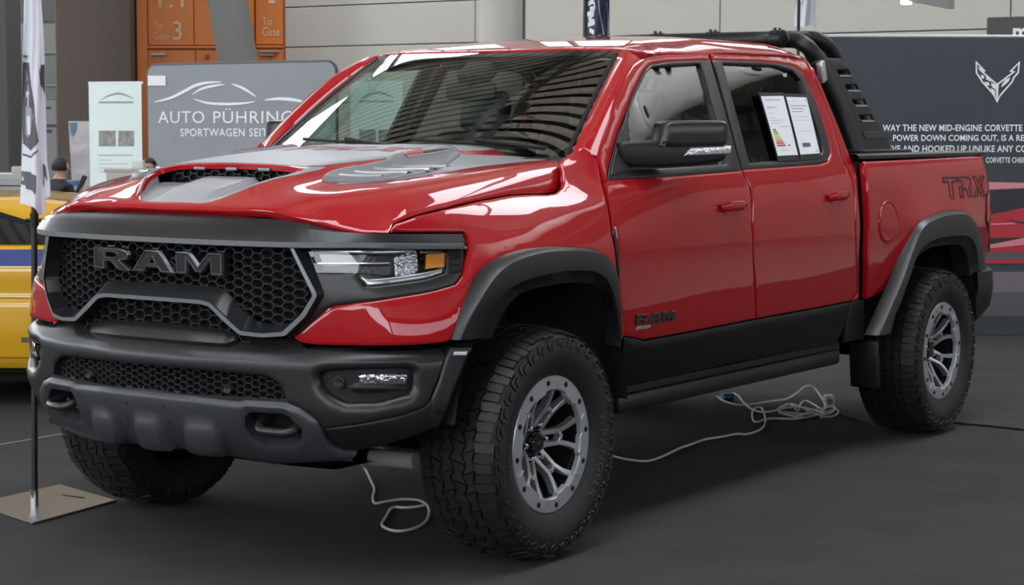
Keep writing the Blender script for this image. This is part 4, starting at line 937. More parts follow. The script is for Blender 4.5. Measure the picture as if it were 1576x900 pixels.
fe = patch('flare_extension', FXS, fx, M_FLARE, bumper, step=.02, thick=.05, bev=.005)
mk = qf([(698.5, 541), (719, 541), (717.5, 546.5), (697.5, 546.5)])
patch('marker_lamp', FXS, mk, mat('marker_white', (.75, .76, .78), .2, metal=.3), fe, step=.02, thick=.004, bev=.001, lift=.003)
u_, v_ = qf([(676, 635)])[0]; c = FXS.pos([[u_, v_]])[0]; n_ = FXS.nrm([[u_, v_]])[0]; MB().tube([c-n_*.004, c+n_*.002, c+n_*.001], [.015, .015, .011], 18).build('parking_sensor', M_BLACK, fe)
mirror_obj(fe, bumper)
# inner wheel side of the bumper (dark)
both(MB().box((.60, .66, .70), (.08, .36, .18)).build('bumper_side_shield', M_DARK, bumper))
MB().box((.60, 0, .72), (.35, 1.5, .22)).box((.70, 0, 1.05), (.16, 1.15, .5)).build('radiator_support', M_DARK, TR)

# ---------------------------------------------------------------- wheels (built with the axle along y, outer face towards +y)
TW, R0 = .165, .432
prof_pts = spline([(.420, 0), (.4195, .06), (.417, .115), (.409, .142), (.392, .156), (.365, .165), (.335, .167), (.30, .160), (.27, .147), (.248, .130), (.236, .118)], 120)
ps_ = np.concatenate([[0], np.cumsum(np.linalg.norm(np.diff(prof_pts, axis=0), axis=1))]); TS = ps_[-1]
def tire_pt(th, t, h):
    s_ = abs(t); r = np.interp(s_, ps_, prof_pts[:, 0]); y = np.interp(s_, ps_, prof_pts[:, 1]); e = .004
    r2 = np.interp(min(s_+e, TS), ps_, prof_pts[:, 0]); y2 = np.interp(min(s_+e, TS), ps_, prof_pts[:, 1]); r1 = np.interp(max(s_-e, 0), ps_, prof_pts[:, 0]); y1 = np.interp(max(s_-e, 0), ps_, prof_pts[:, 1])
    tr, ty = r2-r1, y2-y1; L = sqrt(tr*tr+ty*ty); nr, ny = ty/L, -tr/L
    r += nr*h; y += ny*h; y = y if t >= 0 else -y
    return (r*sin(th), y, r*cos(th))
tire = MB()
half_ = [(r, y) for r, y in prof_pts[::4]]; full_ = [(r, -y) for r, y in half_[::-1][:-1]]+half_
tire.lathe(full_, 96)
NP = 36; PC = 2*pi/NP
def block(poly, h, gap=.0022):
    q_ = inset(ccw(poly), gap); tp = inset(q_, .0012); n = len(q_)
    low = [tire_pt(a/.42, t, -.002) for a, t in q_]; hi = [tire_pt(a/.42, t, h) for a, t in tp]
    tire.add(low+hi, [tuple(range(n, 2*n))]+[(i, (i+1) % n, n+(i+1) % n, n+i) for i in range(n)])
pc = PC*.42; LN = [-.092, -.050, -.002, .050, .092]; AM = [.005, .009, .010, .009, .005]
def zl(i, a): ph = (a/pc+(.5 if i % 2 else 0)) % 1; return LN[i]+AM[i]*(1-4*abs(ph-.5))
for k in range(NP):
    for i in range(4):
        a = k*pc+(pc*.5 if i % 2 else 0); sk = .010 if i % 2 else -.010
        block([(a+sk, zl(i, a)), (a+sk+pc*.5, zl(i, a+pc*.5)), (a+sk+pc, zl(i, a+pc)), (a+pc-sk, zl(i+1, a+pc)), (a-sk+pc*.5, zl(i+1, a+pc*.5)), (a-sk, zl(i+1, a))], .0115)
    a = k*pc; j = k % 2
    for s_ in (1, -1):
        o_ = 0 if s_ > 0 else pc*.5; e_ = .160 if j else .152; L_ = 4 if s_ > 0 else 0
        for h0, h1 in ((0, .5), (.5, 1)):
            block([(a+o_+pc*h0, zl(L_, a+o_+pc*h0)), (a+o_+pc*h1, zl(L_, a+o_+pc*h1)), (a+o_+pc*h1, s_*e_), (a+o_+pc*h0, s_*e_)], .0112, .0028 if h0 else .0012)
        # sidewall lugs: hooked ridges
        b0 = a+o_
        block([(b0+.006, s_*.163), (b0+pc*.70, s_*.163), (b0+pc*.88, s_*.183), (b0+pc*.86, s_*(.204 if j else .196)), (b0+pc*.68, s_*(.204 if j else .196)), (b0+pc*.68, s_*.187), (b0+pc*.52, s_*.173), (b0+.006, s_*.174)], .008, .001)
        block([(b0+.004, s_*.178), (b0+pc*.42, s_*.179), (b0+pc*.58, s_*.192), (b0+pc*.57, s_*.207), (b0+pc*.42, s_*.207), (b0+pc*.41, s_*.196), (b0+.010, s_*.188)], .006, .001)
tire_o = tire.build('tire', M_RUB, None, smooth=30)
lett = []
def sw(v, th0, t0, h, rr=.335): return [tire_pt(th0-x/rr, t0-y, h) for x, y, z in v]
for body, w_, hh, th0, t0 in (('WRANGLER', .36, .034, -66, .262), ('TERRITORY', .16, .014, 0, .240), ('WRANGLER', .36, .034, 114, .262)):
    v, f = fit_text(body, 0, w_, 0, hh, bold=.01, space=1.12); lett.append(mesh_obj('sidewall_lettering', sw(v, radians(th0), t0, .0030), f, mat('rubber_letter', (.040, .040, .042), .5), None, 0))
# rim
wh = MB(); wh.lathe([(.238, .122), (.225, .118), (.205, .10), (.200, .02), (.198, -.10), (.235, -.125)], 64)
wh.lathe([(.200, -.03), (.05, -.02), (.0, -.02)], 48)
wheel0 = wh.build('wheel', M_RIMD, TR)
brake = MB().lathe([(.172, -.018), (.172, -.004), (.09, -.002), (.09, .03), (.0, .03)], 48).build('brake_disc', M_STEEL, wheel0)
ring_o = circle(0, 0, .2535, 120)
ring_i = []
for k in range(240):
    a = 2*pi*k/240; ph = (a*6/(2*pi)) % 1; w_ = min(1, max(0, (abs(ph-.5)-.30)/.05)); ring_i.append(((.190+.011*(1-w_))*cos(a), (.190+.011*(1-w_))*sin(a)))
ring = MB(); YF = .140
ring.prism(ring_o, YF-.022, YF, lambda x, y, h: (x, h, y), .004, [ring_i])
ring_ob = ring.build('beadlock_ring', M_RING, wheel0, smooth=35)
for k in range(12):
    a = 2*pi*(k+.5)/12; c = (.2295*sin(a), .2295*cos(a))
    o = MB().tube([(c[0], YF-.004, c[1]), (c[0], YF+.0015, c[1])], .0105, 16).tube([(c[0], YF-.002, c[1]), (c[0], YF+.005, c[1])], .007, 6).build('bolt', M_BLACK, wheel0)
for k in range(6):
    a0 = 2*pi*k/6
    o = MB()
    for da in (-.06, .06): pass
    pts = [(r*sin(a0+d), YF+.0015, r*cos(a0+d)) for r, d in ((.203, -.035), (.232, .015))]
    MB().tube(pts, .004, 6, flat=.5).build('ring_mark', M_RING, wheel0)
# spokes: six loops that touch their neighbours
def sp(r, ang, y): return Vector((r*sin(ang), y, r*cos(ang)))
def bar(mb_, P, w_, d_):
    P = [Vector(p) for p in P]; rows = []
    for i, p in enumerate(P):
        t = (P[min(i+1, len(P)-1)]-P[max(i-1, 0)]).normalized(); up_ = Vector((0, 1, 0)); up_ = (up_-t*up_.dot(t)).normalized(); sd = t.cross(up_)
        w2 = w_[i] if hasattr(w_, '__len__') else w_
        rows.append([p-sd*w2/2-up_*d_, p-sd*w2/2-up_*.003, p-sd*w2*.32, p+sd*w2*.32, p+sd*w2/2-up_*.003, p+sd*w2/2-up_*d_])
    mb_.loft([[r[k] for r in rows] for k in range(6)])
dy = lambda r: .052+(.124-.052)*min(1, max(0, (r-.055)/.15))**.8
for k in range(6):
    a0 = 2*pi*k/6+radians(12); s_mb = MB()
    for s_ in (1, -1):
        path = [sp(r, a0+s_*radians(d), dy(r)) for r, d in ((.046, 3), (.065, 9), (.095, 16), (.128, 20), (.165, 18), (.200, 15))]
        bar(s_mb, path, [.026, .021, .019, .019, .019, .023], .032)
    for s_ in (1, -1):
        path = [sp(r, a0+s_*radians(d), dy(r)-.001) for r, d in ((.125, 20), (.131, 25), (.136, 30.2))]
        bar(s_mb, path, [.019, .017, .017], .03)
    s_mb.build('spoke', M_RIM, wheel0, smooth=30)
hb = MB().lathe([(.062, .0), (.062, .050), (.058, .056), (.046, .058), (.044, .052), (.0, .052)], 40).build('hub', M_RIMD, wheel0)
MB().lathe([(.038, .05), (.038, .074), (.034, .080), (.0, .081)], 32).build('hub_cap', M_GLOSSB, wheel0)
v, f = fit_text('RAM', -.012, .012, -.005, .005); mesh_obj('cap_lettering', [(-x, .0818, y) for x, y, z in v], f, M_LAMP, wheel0, 0)
for k in range(6):
    a = 2*pi*k/6+radians(42); c = sp(.066, a, 0); MB().tube([(c.x, .03, c.z), (c.x, .060, c.z), (c.x, .074, c.z), (c.x, .076, c.z)], [.0125, .0125, .010, .004], 12).build('lug_nut', M_CHROME, wheel0)
tire_o.parent = wheel0
for o in lett: o.parent = tire_o; o['kind'] = 'stuff'
WY = .928
wheel0.location = (0, WY, .432)
wheel0.rotation_euler = (0, radians(-8), 0)
w1 = clone(wheel0, TR, (-3.686, WY, .432), (0, radians(20), 0))
w2 = clone(wheel0, TR, (0, -WY, .432), (0, radians(15), pi)); w3 = clone(wheel0, TR, (-3.686, -WY, .432), (0, 0, pi))
# ---------------------------------------------------------------- underbody
mb = MB()
for s_ in (1, -1): mb.box((-1.9, s_*.46, .60), (5.2, .10, .16), bev=.02)
for x in (-.3, -1.2, -2.2, -3.2, -4.2): mb.box((x, 0, .60), (.12, .9, .12))
mb.build('chassis_frame', M_DARK, TR)
mb = MB(); mb.tube([(-3.686, -.85, .43), (-3.686, .85, .43)], .055, 14).box((-3.686, 0, .43), (.32, .3, .3), bev=.08, seg=3); mb.tube([(-3.4, 0, .48), (-.9, 0, .60)], .045, 12); mb.build('rear_axle', M_DARK, TR)
mb = MB()
for s_ in (1, -1):
    mb.tube([(0, s_*.35, .42), (0, s_*.85, .40)], .04, 10); mb.box((.02, s_*.60, .36), (.20, .50, .05), bev=.02)
mb.tube([(0, -.35, .42), (0, .35, .42)], .06, 12).build('front_suspension', M_STEEL, TR)
both(MB().tube([(-.02, .66, .40), (-.08, .56, .95)], .055, 14).build('shock_absorber', M_BLACK, TR))
# front underbody tray and skid seen below the bumper
MB().loft([[(x, y, z) for y in np.linspace(-.5, .5, 9)] for x, z in ((.80, .41), (.55, .36), (.1, .36))]).build('engine_skid', M_BLACK, TR)
MB().tube([ray_on(572, 704, 'x', .30), ray_on(640, 709, 'x', .28)], .032, 16).build('steering_link_cover', mat('pale_alloy', (.55, .54, .52), .5), TR)
mb = MB(); mb.box((-1.64, .93, .495), (2.04, .09, .075), bev=.02).box((-1.64, .80, .53), (2.1, .3, .06)).build('rock_rail', M_BLACK, TR)
mirror_obj([o for o in TR.children if o.name.startswith('rock_rail')][0], TR)
both(MB().box((-3.03, .93, .42), (.04, .15, .24), Matrix.Rotation(radians(8), 3, 'Y'), .01).build('mud_flap', M_BLACK, TR))
mb = MB().tube([(-2.3, -.35, .52), (-1.2, -.35, .52)], .11, 14).box((-2.1, .25, .52), (.9, .42, .22), bev=.05); mb.build('fuel_tank', M_DARK, TR)

# ---------------------------------------------------------------- mirrors
MI = np.array([-.715, .90, 0]); MO = np.array([-1.09, 1.172, 0]); me1 = (MO-MI)/np.linalg.norm(MO-MI); me2 = np.array([-me1[1], me1[0], 0])*1.0
if me2[0] > 0: me2 = -me2
MF = Surf(lambda u, v: np.stack([MI[0]+me1[0]*u, MI[1]+me1[1]*u, v], 1), -.1, .6, 1.2, 1.9, (1, 0, 0))
def mprism(px, d0, d1, bev, name, mt_, parent, bulge=0, sm=45):
    q_ = chaikin(MF.px(px), 0 if name == 'turn_signal' else 2); L = ccw(q_); mbx = MB(); n = len(L)
    def f(x, y, h): p_ = MI+me1*x+me2*(-h); return (p_[0], p_[1], y)
    rows = []
    for ins, h in ((bev*1.2, d0), (0, d0+(d1-d0)*.25), (0, d1-bev), (bev*.3, d1-bev*.3), (bev, d1)):
        rows.append([f(x, y, h) for x, y in (inset(L, ins) if ins else L)])
    mbx.loft(rows, closed=True); i1 = inset(L, bev); tv, tf = tri_fill([i1]); mbx.add([f(x, y, d1) for x, y in tv], tf); i0 = inset(L, bev*1.2); tv, tf = tri_fill([i0]); mbx.add([f(x, y, d0) for x, y in tv], tf)
    return mbx.build(name, mt_, parent, smooth=sm)
cap_px = [(1007, 226), (1008, 222), (1010, 214), (1013, 202), (1015, 195), (1017, 190), (1021, 187), (1028, 185.8), (1060, 185), (1100, 185.3), (1108, 186), (1112, 188), (1113.5, 192), (1114, 204), (1113.5, 216), (1112, 222), (1109, 225), (1100, 226), (1060, 227)]
arm_px = [(949, 221), (952, 218.5), (965, 217.5), (985, 216.5), (1007, 216), (1012, 219), (1060, 219.5), (1110, 219), (1114, 222), (1115, 232), (1114, 242), (1108, 248), (1090, 252), (1040, 257), (1000, 258), (962, 256), (956, 252), (952, 243), (950, 232)]
mir = mprism(arm_px, -.10, .035, .018, 'side_mirror', M_BLACK, TR)
mprism(cap_px, -.10, .055, .022, 'mirror_cap', mat('cap_satin', (.045, .042, .042), .28, metal=.5), mir)
mprism([(1045, 240), (1057, 226), (1119, 224), (1119, 235), (1114, 237)], -.02, .043, .006, 'turn_signal', mat('signal_facets', (.70, .70, .72), .2, metal=.8, bump=.35, bscale=70), mir)
sail = CAB.px([(938, 271), (941, 250), (953, 205), (962, 178), (968, 218), (971, 262)])
patch('mirror_sail', CAB, sail, M_SATIN, mir, step=.03, thick=.02, bev=.004, lift=.012)
mirror_obj(mir, TR)

# ---------------------------------------------------------------- roll bar
def rp(px, py, y): return ray_on(px, py, 'y', y)
t1 = [rp(1318, 237, .83), rp(1296, 177, .765), rp(1274, 130, .715), rp(1256.5, 92, .675), rp(1244, 73, .65), rp(1230, 64, .60), rp(1216, 61.5, .54)]
tail_l = [np.array([-2.845, .40, 2.020]), np.array([-2.845, .0, 2.022])]
rbar = MB(); pth = spline(t1+tail_l, 40); pth = np.vstack([pth, pth[::-1][1:]*np.array([1, -1, 1])]); rbar.tube(pth, .040, 16)
roll = rbar.build('roll_bar', M_BLACK, TR)
t2 = [rp(1345, 228, .70), rp(1298, 120, .64), rp(1286, 90, .63), rp(1276, 73, .62), rp(1262, 62, .60), rp(1247, 58.5, .54), np.array([-3.05, .40, 2.035]), np.array([-3.05, 0, 2.037])]
pth = spline(t2, 40); pth = np.vstack([pth, pth[::-1][1:]*np.array([1, -1, 1])]); MB().tube(pth, .036, 16).build('rear_hoop', M_BLACK, roll)
# clamps, bolts and cross braces on the top
for y in (.52, .16, -.16, -.52):
    MB().tube([(-2.845, y-.03, 2.021), (-2.845, y+.03, 2.021)], .045, 16).build('clamp', M_BLACK, roll)
    for dx in (-.02, .03): MB().tube([(-2.845+dx, y, 2.05), (-2.845+dx, y, 2.075)], .008, 8).build('bolt', M_BLACK, roll)
    MB().tube([(-2.845, y, 2.02), (-3.05, y, 2.035)], .018, 8).build('brace', M_BLACK, roll)
# louvred side plate
A_, B_, C_, D_ = rp(1266, 88, .695), rp(1296, 90, .675), rp(1376, 232, .83), rp(1326, 234, .83)
def PL(u, v):
    u = np.asarray(u, float)[:, None]; v = np.asarray(v, float)[:, None]; t_ = A_+(B_-A_)*u; b_ = D_+(C_-D_)*u; return b_+(t_-b_)*v
PLS = Surf(PL, -.1, 1.1, -.1, 1.1, (0, 1, .3))
wpl = np.linalg.norm(D_-C_); hpl = np.linalg.norm(A_-D_)
PL2 = Surf(lambda u, v: PL(np.asarray(u)/wpl, np.asarray(v)/hpl), -.05, wpl+.05, -.05, hpl+.05, (0, 1, .3))
slots = [PL2.px([(1287+dx, 107+dy), (1307+dx, 107+dy), (1312+dx, 118.5+dy), (1293+dx, 118.5+dy)]) for dx, dy in ((0, 0), (13, 23), (24, 46), (34.5, 69.5))]
op = [(0, 0), (wpl, 0), (wpl, hpl), (0, hpl)]
plate = patch('louvre_plate', PL2, chaikin(densify(op, .12), 1), M_BLACK, roll, step=.03, thick=.012, bev=.003, holes=slots)
for sl in slots:
    P3 = PL2.pos(sl)+PL2.nrm(sl)*.004; MB().loft([[P3[3], P3[2]], [P3[3]+np.array([0, -.012, .010]), P3[2]+np.array([0, -.012, .010])]]).build('louvre_lip', mat('louvre_grey', (.10, .10, .105), .4), plate)
bx = PL2.px([(1327, 202), (1367, 202), (1370, 214), (1331, 214)]); pl_b = patch('name_plate', PL2, bx, M_SATIN, plate, step=.02, thick=.004, bev=.001, lift=.004)
platR = mirror_obj(plate, roll)
# side lamp on the bar
c = rp(1259, 111, .735); lampm = MB().box(c, (.055, .05, .11), Matrix.Rotation(radians(20), 3, 'Y'), .012).build('bar_lamp', M_BLACK, roll)
MB().box(c+np.array([.022, .030, 0]), (.055, .03, .105), Matrix.Rotation(radians(20), 3, 'Y'), .008).build('lamp_lens', MATS['signal_facets'], lampm); mirror_obj(lampm, roll)
for s_ in (1, -1):
    MB().box((-3.30, s_*.86, 1.466), (.56, .13, .02), bev=.006).build('foot_plate', M_BLACK, roll)

# ================================================================== things around the truck
def plane_surf(o, d):
    # upright plane: u along horizontal direction d from o, v = height
    o = np.array(o, float); d = np.array(d, float); d = d/np.linalg.norm(d); n_ = CAM-o; n_[2] = 0
    nn = np.array([-d[1], d[0], 0]);
    if nn@n_ < 0: nn = -nn
    s_ = Surf(lambda u, v: np.stack([o[0]+d[0]*np.asarray(u, float), o[1]+d[1]*np.asarray(u, float), np.asarray(v, float)], 1), -4, 8, -.5, 6, nn); s_.o = o; s_.d = d; s_.n = nn
    return s_
def flat_poly(name, ps, polys, mt_, parent, lift=.004, z0=None):
    mb_ = MB()
    for p in polys:
        tv, tf = tri_fill([ccw(p)]); P3 = ps.pos(tv)+ps.n*lift; mb_.add(P3, tf)
    o = mesh_obj(name, mb_.v, mb_.f, mt_, None, 0); return attach(o, parent)
def attach(o, parent):
    # parent without moving (things carry their own base position)
    o.parent = parent
    if parent is not None: o.matrix_parent_inverse = (Matrix.Translation(parent.location) @ parent.rotation_euler.to_matrix().to_4x4()).inverted()
    return o
def slab(name, ps, poly, th, mt_, parent=None, bev=.004):
    mb_ = MB().prism(poly, -th, 0, lambda x, y, h: tuple(ps.pos([[x, y]])[0]+ps.n*h), bev); return attach(mb_.build(name, mt_, None, smooth=30), parent)
def text_on(name, ps, body, px0, px1, yb, yt, mt_, parent, lift=.006, **k):
    a, b = [np.array(q) for q in ps.px([(px0, yb), (px1, yb)])]; c = np.array(ps.px([((px0+px1)/2, yt)])[0]); v, f = fit_text(body, 0, 1, 0, 1, **k)
    h = c[1]-(a[1]+b[1])/2; uv = a+v[:, :1]*(b-a)+np.stack([0*v[:, 1], v[:, 1]*h], 1); return attach(mesh_obj(name, ps.pos(uv)+ps.n*lift, f, mt_, None, 0), parent)
def stroke(name, ps, px, w, mt_, parent, lift=.006):
    q = spline(ps.px(px), 30); t = np.gradient(q, axis=0); t /= np.linalg.norm(t, axis=1)[:, None]+1e-9; n_ = np.stack([-t[:, 1], t[:, 0]], 1); ww = (w*np.sin(np.linspace(.12, pi-.12, 30))**.7)[:, None]/2
    a = ps.pos(q+n_*ww)+ps.n*lift; b = ps.pos(q-n_*ww)+ps.n*lift; mb_ = MB().loft([a, b]); return attach(mesh_obj(name, mb_.v, mb_.f, mt_, None, 0), parent)
def root_at(name, ps, u, label, cat): p = ps.pos([[u, 0]])[0]; r = empty(name, (p[0], p[1], 0)); return tag(r, label, cat)
def rect(ps, x0, y0, x1, y1): return ps.px([(x0, y0), (x1, y0), (x1, y1), (x0, y1)])
def upright(px0, px1, D0, D1=None):
    a = bg_at(px0, D0); b = bg_at(px1, D1 or D0); return plane_surf(a, b-a), np.linalg.norm(b-a)

# ---------------------------------------------------------------- grey dealer panel
ps, L = upright(229, 517, 24.9, 23.1); hp = 2.32
r_ = root_at('display_panel', ps, L/2, 'grey rounded fabric panel with white dealer lettering and a car outline', 'display panel')
rc = .13; cor = [(0, 0), (L, 0)]+[(L-rc+rc*cos(a), hp-rc+rc*sin(a)) for a in np.linspace(0, pi/2, 8)]+[(rc-rc*sin(a), hp-rc+rc*cos(a)) for a in np.linspace(0, pi/2, 8)]
M_FAB = mat('grey_fabric', (.27, .285, .305), .8, noise=.08, nscale=2.0, bump=.25, bscale=2.2)
slab('fabric', ps, cor, .03, M_FAB, r_)
fb = [ps.pos([[x, y]])[0]-ps.n*.02 for x, y in cor[1:]+[cor[0]]]; attach(MB().tube(fb, .022, 8).build('frame', mat('frame_dark', (.05, .05, .055), .5), None), r_)
text_on('lettering', ps, 'AUTO', 244, 315, 189.5, 171, M_TXTW, r_, space=1.08); text_on('lettering', ps, 'PÜHRINGER', 329, 487, 189.5, 166.5, M_TXTW, r_, space=1.08)
text_on('lettering', ps, 'SPORTWAGEN SEIT', 278, 412, 210, 197.5, M_TXTW, r_, bold=.012, space=1.1)
for sx, w_ in (([(238, 157), (262, 151), (285, 140), (300, 132), (318, 127.5), (342, 126)], .03), ([(296, 145.5), (310, 137), (330, 132), (346, 130)], .025), ([(357, 129), (375, 136), (395, 149)], .025), ([(298, 152), (318, 158), (345, 160), (375, 159), (393, 156)], .025), ([(408, 154), (430, 152), (455, 154), (480, 160)], .03)):
    stroke('car_outline', ps, sx, w_*1.3, M_TXTW, r_)
slab('paper_sign', ps, [(x, y) for x, y in rect(ps, 228, 116.5, 256, 132)], .004, M_WHITE, r_).location = (0, 0, 0)
for o in r_.children:
    if o.name.startswith('paper_sign'): o.data.transform(Matrix.Translation(tuple(ps.n*.012)))

# ---------------------------------------------------------------- roll-up banners
M_ROLL = mat('banner_white', (.74, .84, .81), .6, noise=.04, nscale=3); M_RPRT = mat('banner_print', (.30, .36, .37), .6); M_RPHO = mat('banner_photo', (.28, .27, .26), .6, noise=.9, nscale=14)
def rollup(px0, px1, ptop, D, label, pics=True):
    ps, L = upright(px0, px1, D, D*.985); h_ = zpx(ptop, D); r_ = root_at('rollup_banner', ps, L/2, label, 'banner')
    slab('sheet', ps, [(0, .08), (L, .08), (L, h_), (0, h_)], .004, M_ROLL, r_, bev=0)
    slab('top_rail', ps, [(-.01, h_), (L+.01, h_), (L+.01, h_+.035), (-.01, h_+.035)], .03, M_WHITE, r_)
    slab('base_cassette', ps, [(-.02, 0), (L+.02, 0), (L+.02, .10), (-.02, .10)], .16, M_STEEL, r_, bev=.02)
    k = (px1-px0)/80.0; f = lambda x: px0+(x-139)*k
    stroke('print_outline', ps, [(f(155), ptop+22), (f(168), ptop+15), (f(183), ptop+12), (f(197), ptop+16), (f(206), ptop+20)], .03, M_RPRT, r_, lift=.002)
    flat_poly('print_line', ps, [rect(ps, f(152), ptop+24, f(205), ptop+27)], M_RPRT, r_, .002)
    for y in (255-131, 248-131) if not pics else (237-131,): flat_poly('print_line', ps, [rect(ps, f(152), ptop+y, f(204), ptop+y+1.6)], M_RPRT, r_, .002)
    for y in (245, 251, 257, 263): flat_poly('print_line', ps, [rect(ps, f(152), ptop+y-131, f(152+np.random.uniform(20, 48)), ptop+y-131+.8)], M_RPRT, r_, .002)
    flat_poly('print_photo', ps, [rect(ps, f(152), 200-131+ptop, f(178), 224-131+ptop)], M_RPHO, r_, .002); flat_poly('print_photo', ps, [rect(ps, f(182), 200-131+ptop, f(206), 224-131+ptop)], M_RPHO, r_, .002)
rollup(139, 219.5, 132, 27.0, 'pale green-white roll-up banner left of the grey dealer panel')
rollup(540, 619, 130.5, 25.0, 'pale roll-up banner seen through the truck windshield')

# ---------------------------------------------------------------- gate, columns, left wall
M_OR = mat('gate_orange', (.56, .15, .016), .45, noise=.12, nscale=1.5); M_ORD = mat('gate_orange_dark', (.28, .065, .014), .5); M_ORL = mat('gate_text', (.62, .42, .25), .6)
ps, L = upright(200, 437, 33.0); r_ = root_at('gate', ps, L/2, 'orange steel hall gate with white gate number', 'gate'); ZT = 4.6
def gr(x0, x1, y0, y1, th, mt_, nm, lf=0.0):
    a = ps.px([(x0, y1)])[0]; b = ps.px([(x1, max(y0, -3))])[0]; z1 = ZT if y0 < 0 else b[1]; z0 = 0 if y1 > 300 else a[1]
    o = slab(nm, ps, [(a[0], z0), (b[0], z0), (b[0], z1), (a[0], z1)], th, mt_, r_, bev=.01)
    if lf: o.data.transform(Matrix.Translation(tuple(ps.n*lf)))
    return o
gr(200, 437, -9, 400, .2, M_ORD, 'gate_backing'); gr(217, 227.5, -9, 400, .1, M_OR, 'post', .12); gr(229, 298.5, -9, 70, .04, M_OR, 'panel', .06); gr(300, 345, -9, 70, .04, M_OR, 'panel', .06)
gr(228, 345, 71.5, 75, .06, M_OR, 'rail', .09); gr(229, 301, 76.5, 190, .04, M_OR, 'panel', .06); gr(303, 345, 76.5, 190, .04, M_OR, 'panel', .06)
gr(383, 392, -9, 400, .1, M_OR, 'post', .12); gr(394, 436, -9, 69, .04, M_OR, 'panel', .06); gr(394, 437, 70.5, 74, .06, M_OR, 'rail', .09); gr(394, 437, 75.5, 190, .04, M_OR, 'panel', .06)
gr(233, 257, 82.5, 86, .05, M_STEEL, 'bolt_bar', .13); gr(317, 322, 84, 91, .05, M_ORD, 'latch', .13); gr(401, 431, 79, 81.5, .05, M_STEEL, 'bolt_bar', .13); gr(402, 422, 83.5, 87, .05, M_STEEL, 'bolt_bar', .13)
for body, x0, x1, yb, yt in (('Tor', 238, 253, 46.5, 34), ('Gate', 238, 261.5, 61, 49), ('3', 267, 281, 62, 32.5), ('Tor', 405, 421, 39, 27), ('Gate', 405, 431, 55.5, 42), ('1.1', 245, 284, 12, -16), ('1', 414, 424, 5.5, -22)):
    text_on('gate_lettering', ps, body, x0, x1, yb, yt, M_ORL, r_, lift=.075)
M_CONC = mat('column_concrete', (.16, .155, .15), .8, noise=.12, nscale=2); M_CONL = mat('column_pale', (.52, .50, .46), .8, noise=.08, nscale=2); M_BRN = mat('column_brown', (.115, .088, .073), .75, noise=.06, nscale=1)
a = bg_at(313.5, 31, 0) ; tp = at_depth(343, -40, 31/np.dot(FW, FW)); bt = at_depth(367.5, 100, 31)
d_ = (bt-tp); k_ = -tp[2]/d_[2]; foot = tp+d_*k_; topc = tp-d_*(ZC-.2-tp[2])/(-d_[2])
tag(MB().tube([foot, topc], .31, 32).build('leaning_column', M_CONC), 'round grey concrete column leaning in front of the orange gate', 'column')
p0, p1 = bg_at(737, 25.5), bg_at(803, 25.5); c = (p0+p1)/2
w_ = np.linalg.norm(p1-p0); t_ = MB().tube([(c[0], c[1], 0), (c[0], c[1], ZC-.1)], w_/2, 40).build('round_column', M_CONL); tag(t_, 'wide pale round column rising behind the cab roof', 'column')
q_ = bg_at(805, 25.3); tag(MB().tube([(q_[0], q_[1], 0), (q_[0], q_[1], ZC-.1)], .02, 10).build('downpipe', mat('pipe_dark', (.07, .07, .07), .5)), 'thin dark downpipe beside the pale round column', 'pipe')
ps, L = upright(89, 204, 32.5); tag(slab('square_column', ps, [(0, 0), (L, 0), (L, ZC-.1), (0, ZC-.1)], .8, M_BRN, None, .02), 'broad brown square column between poster wall and orange gate', 'column')
ps, L = upright(-80, 16, 29.0); tag(slab('square_column', ps, [(0, 0), (L, 0), (L, ZC-.1), (0, ZC-.1)], .8, mat('column_dark', (.085, .083, .085), .8), None, .02), 'dark grey column at the far left edge behind the yellow car', 'column')
# strip of glazing wall between the columns, with a poster
ps, L = upright(10, 92, 34.5); r_ = MB().prism([(0, 0), (L, 0), (L, ZC-.1), (0, ZC-.1)], -.1, 0, lambda x, y, h: tuple(ps.pos([[x, y]])[0]+ps.n*h)).build('wall_glazed', mat('glazed_wall', (.17, .175, .165), .4), None, smooth=0); r_['kind'] = 'structure'
for y0, y1, c_ in ((37, 83, (.30, .29, .27)), (-60, 33, (.12, .115, .11)), (86, 128, (.20, .215, .195)), (134, 153, (.20, .215, .195))):
    flat = slab('glazing_panel', ps, rect(ps, 12, y1, 90, y0), .03, mat('glz%d' % int(y0), c_, .35), r_, .004); flat.data.transform(Matrix.Translation(tuple(ps.n*.03)))
for y in (131, 156): o = slab('transom', ps, rect(ps, 12, y+2, 90, y-2), .05, mat('transom_grey', (.34, .34, .32), .5), r_, .004); o.data.transform(Matrix.Translation(tuple(ps.n*.05)))
ps, L = upright(20, 89, 33.6); r_ = root_at('poster_board', ps, L/2, 'pale poster board with a dark round logo behind the hanging flag', 'poster')
slab('board', ps, [(0, 0)]+[(L, 0), (L, zpx(156, 33.6)), (0, zpx(156, 33.6))], .04, mat('poster_paper', (.36, .35, .335), .7), r_)
flat_poly('round_logo', ps, [ps.px([(26.5+7*cos(a), 168.5+7.5*sin(a)) for a in np.linspace(0, 2*pi, 24)[:-1]])], mat('logo_dark', (.07, .07, .05), .6), r_)
for x0, x1, y0, y1 in ((20, 34, 191, 196), (71, 87, 191, 196), (22, 34, 199.5, 204.5), (72, 80, 199.5, 204.5), (70, 79, 164, 168)): flat_poly('poster_text_line', ps, [rect(ps, x0, y1, x1, y0)], M_INK, r_)
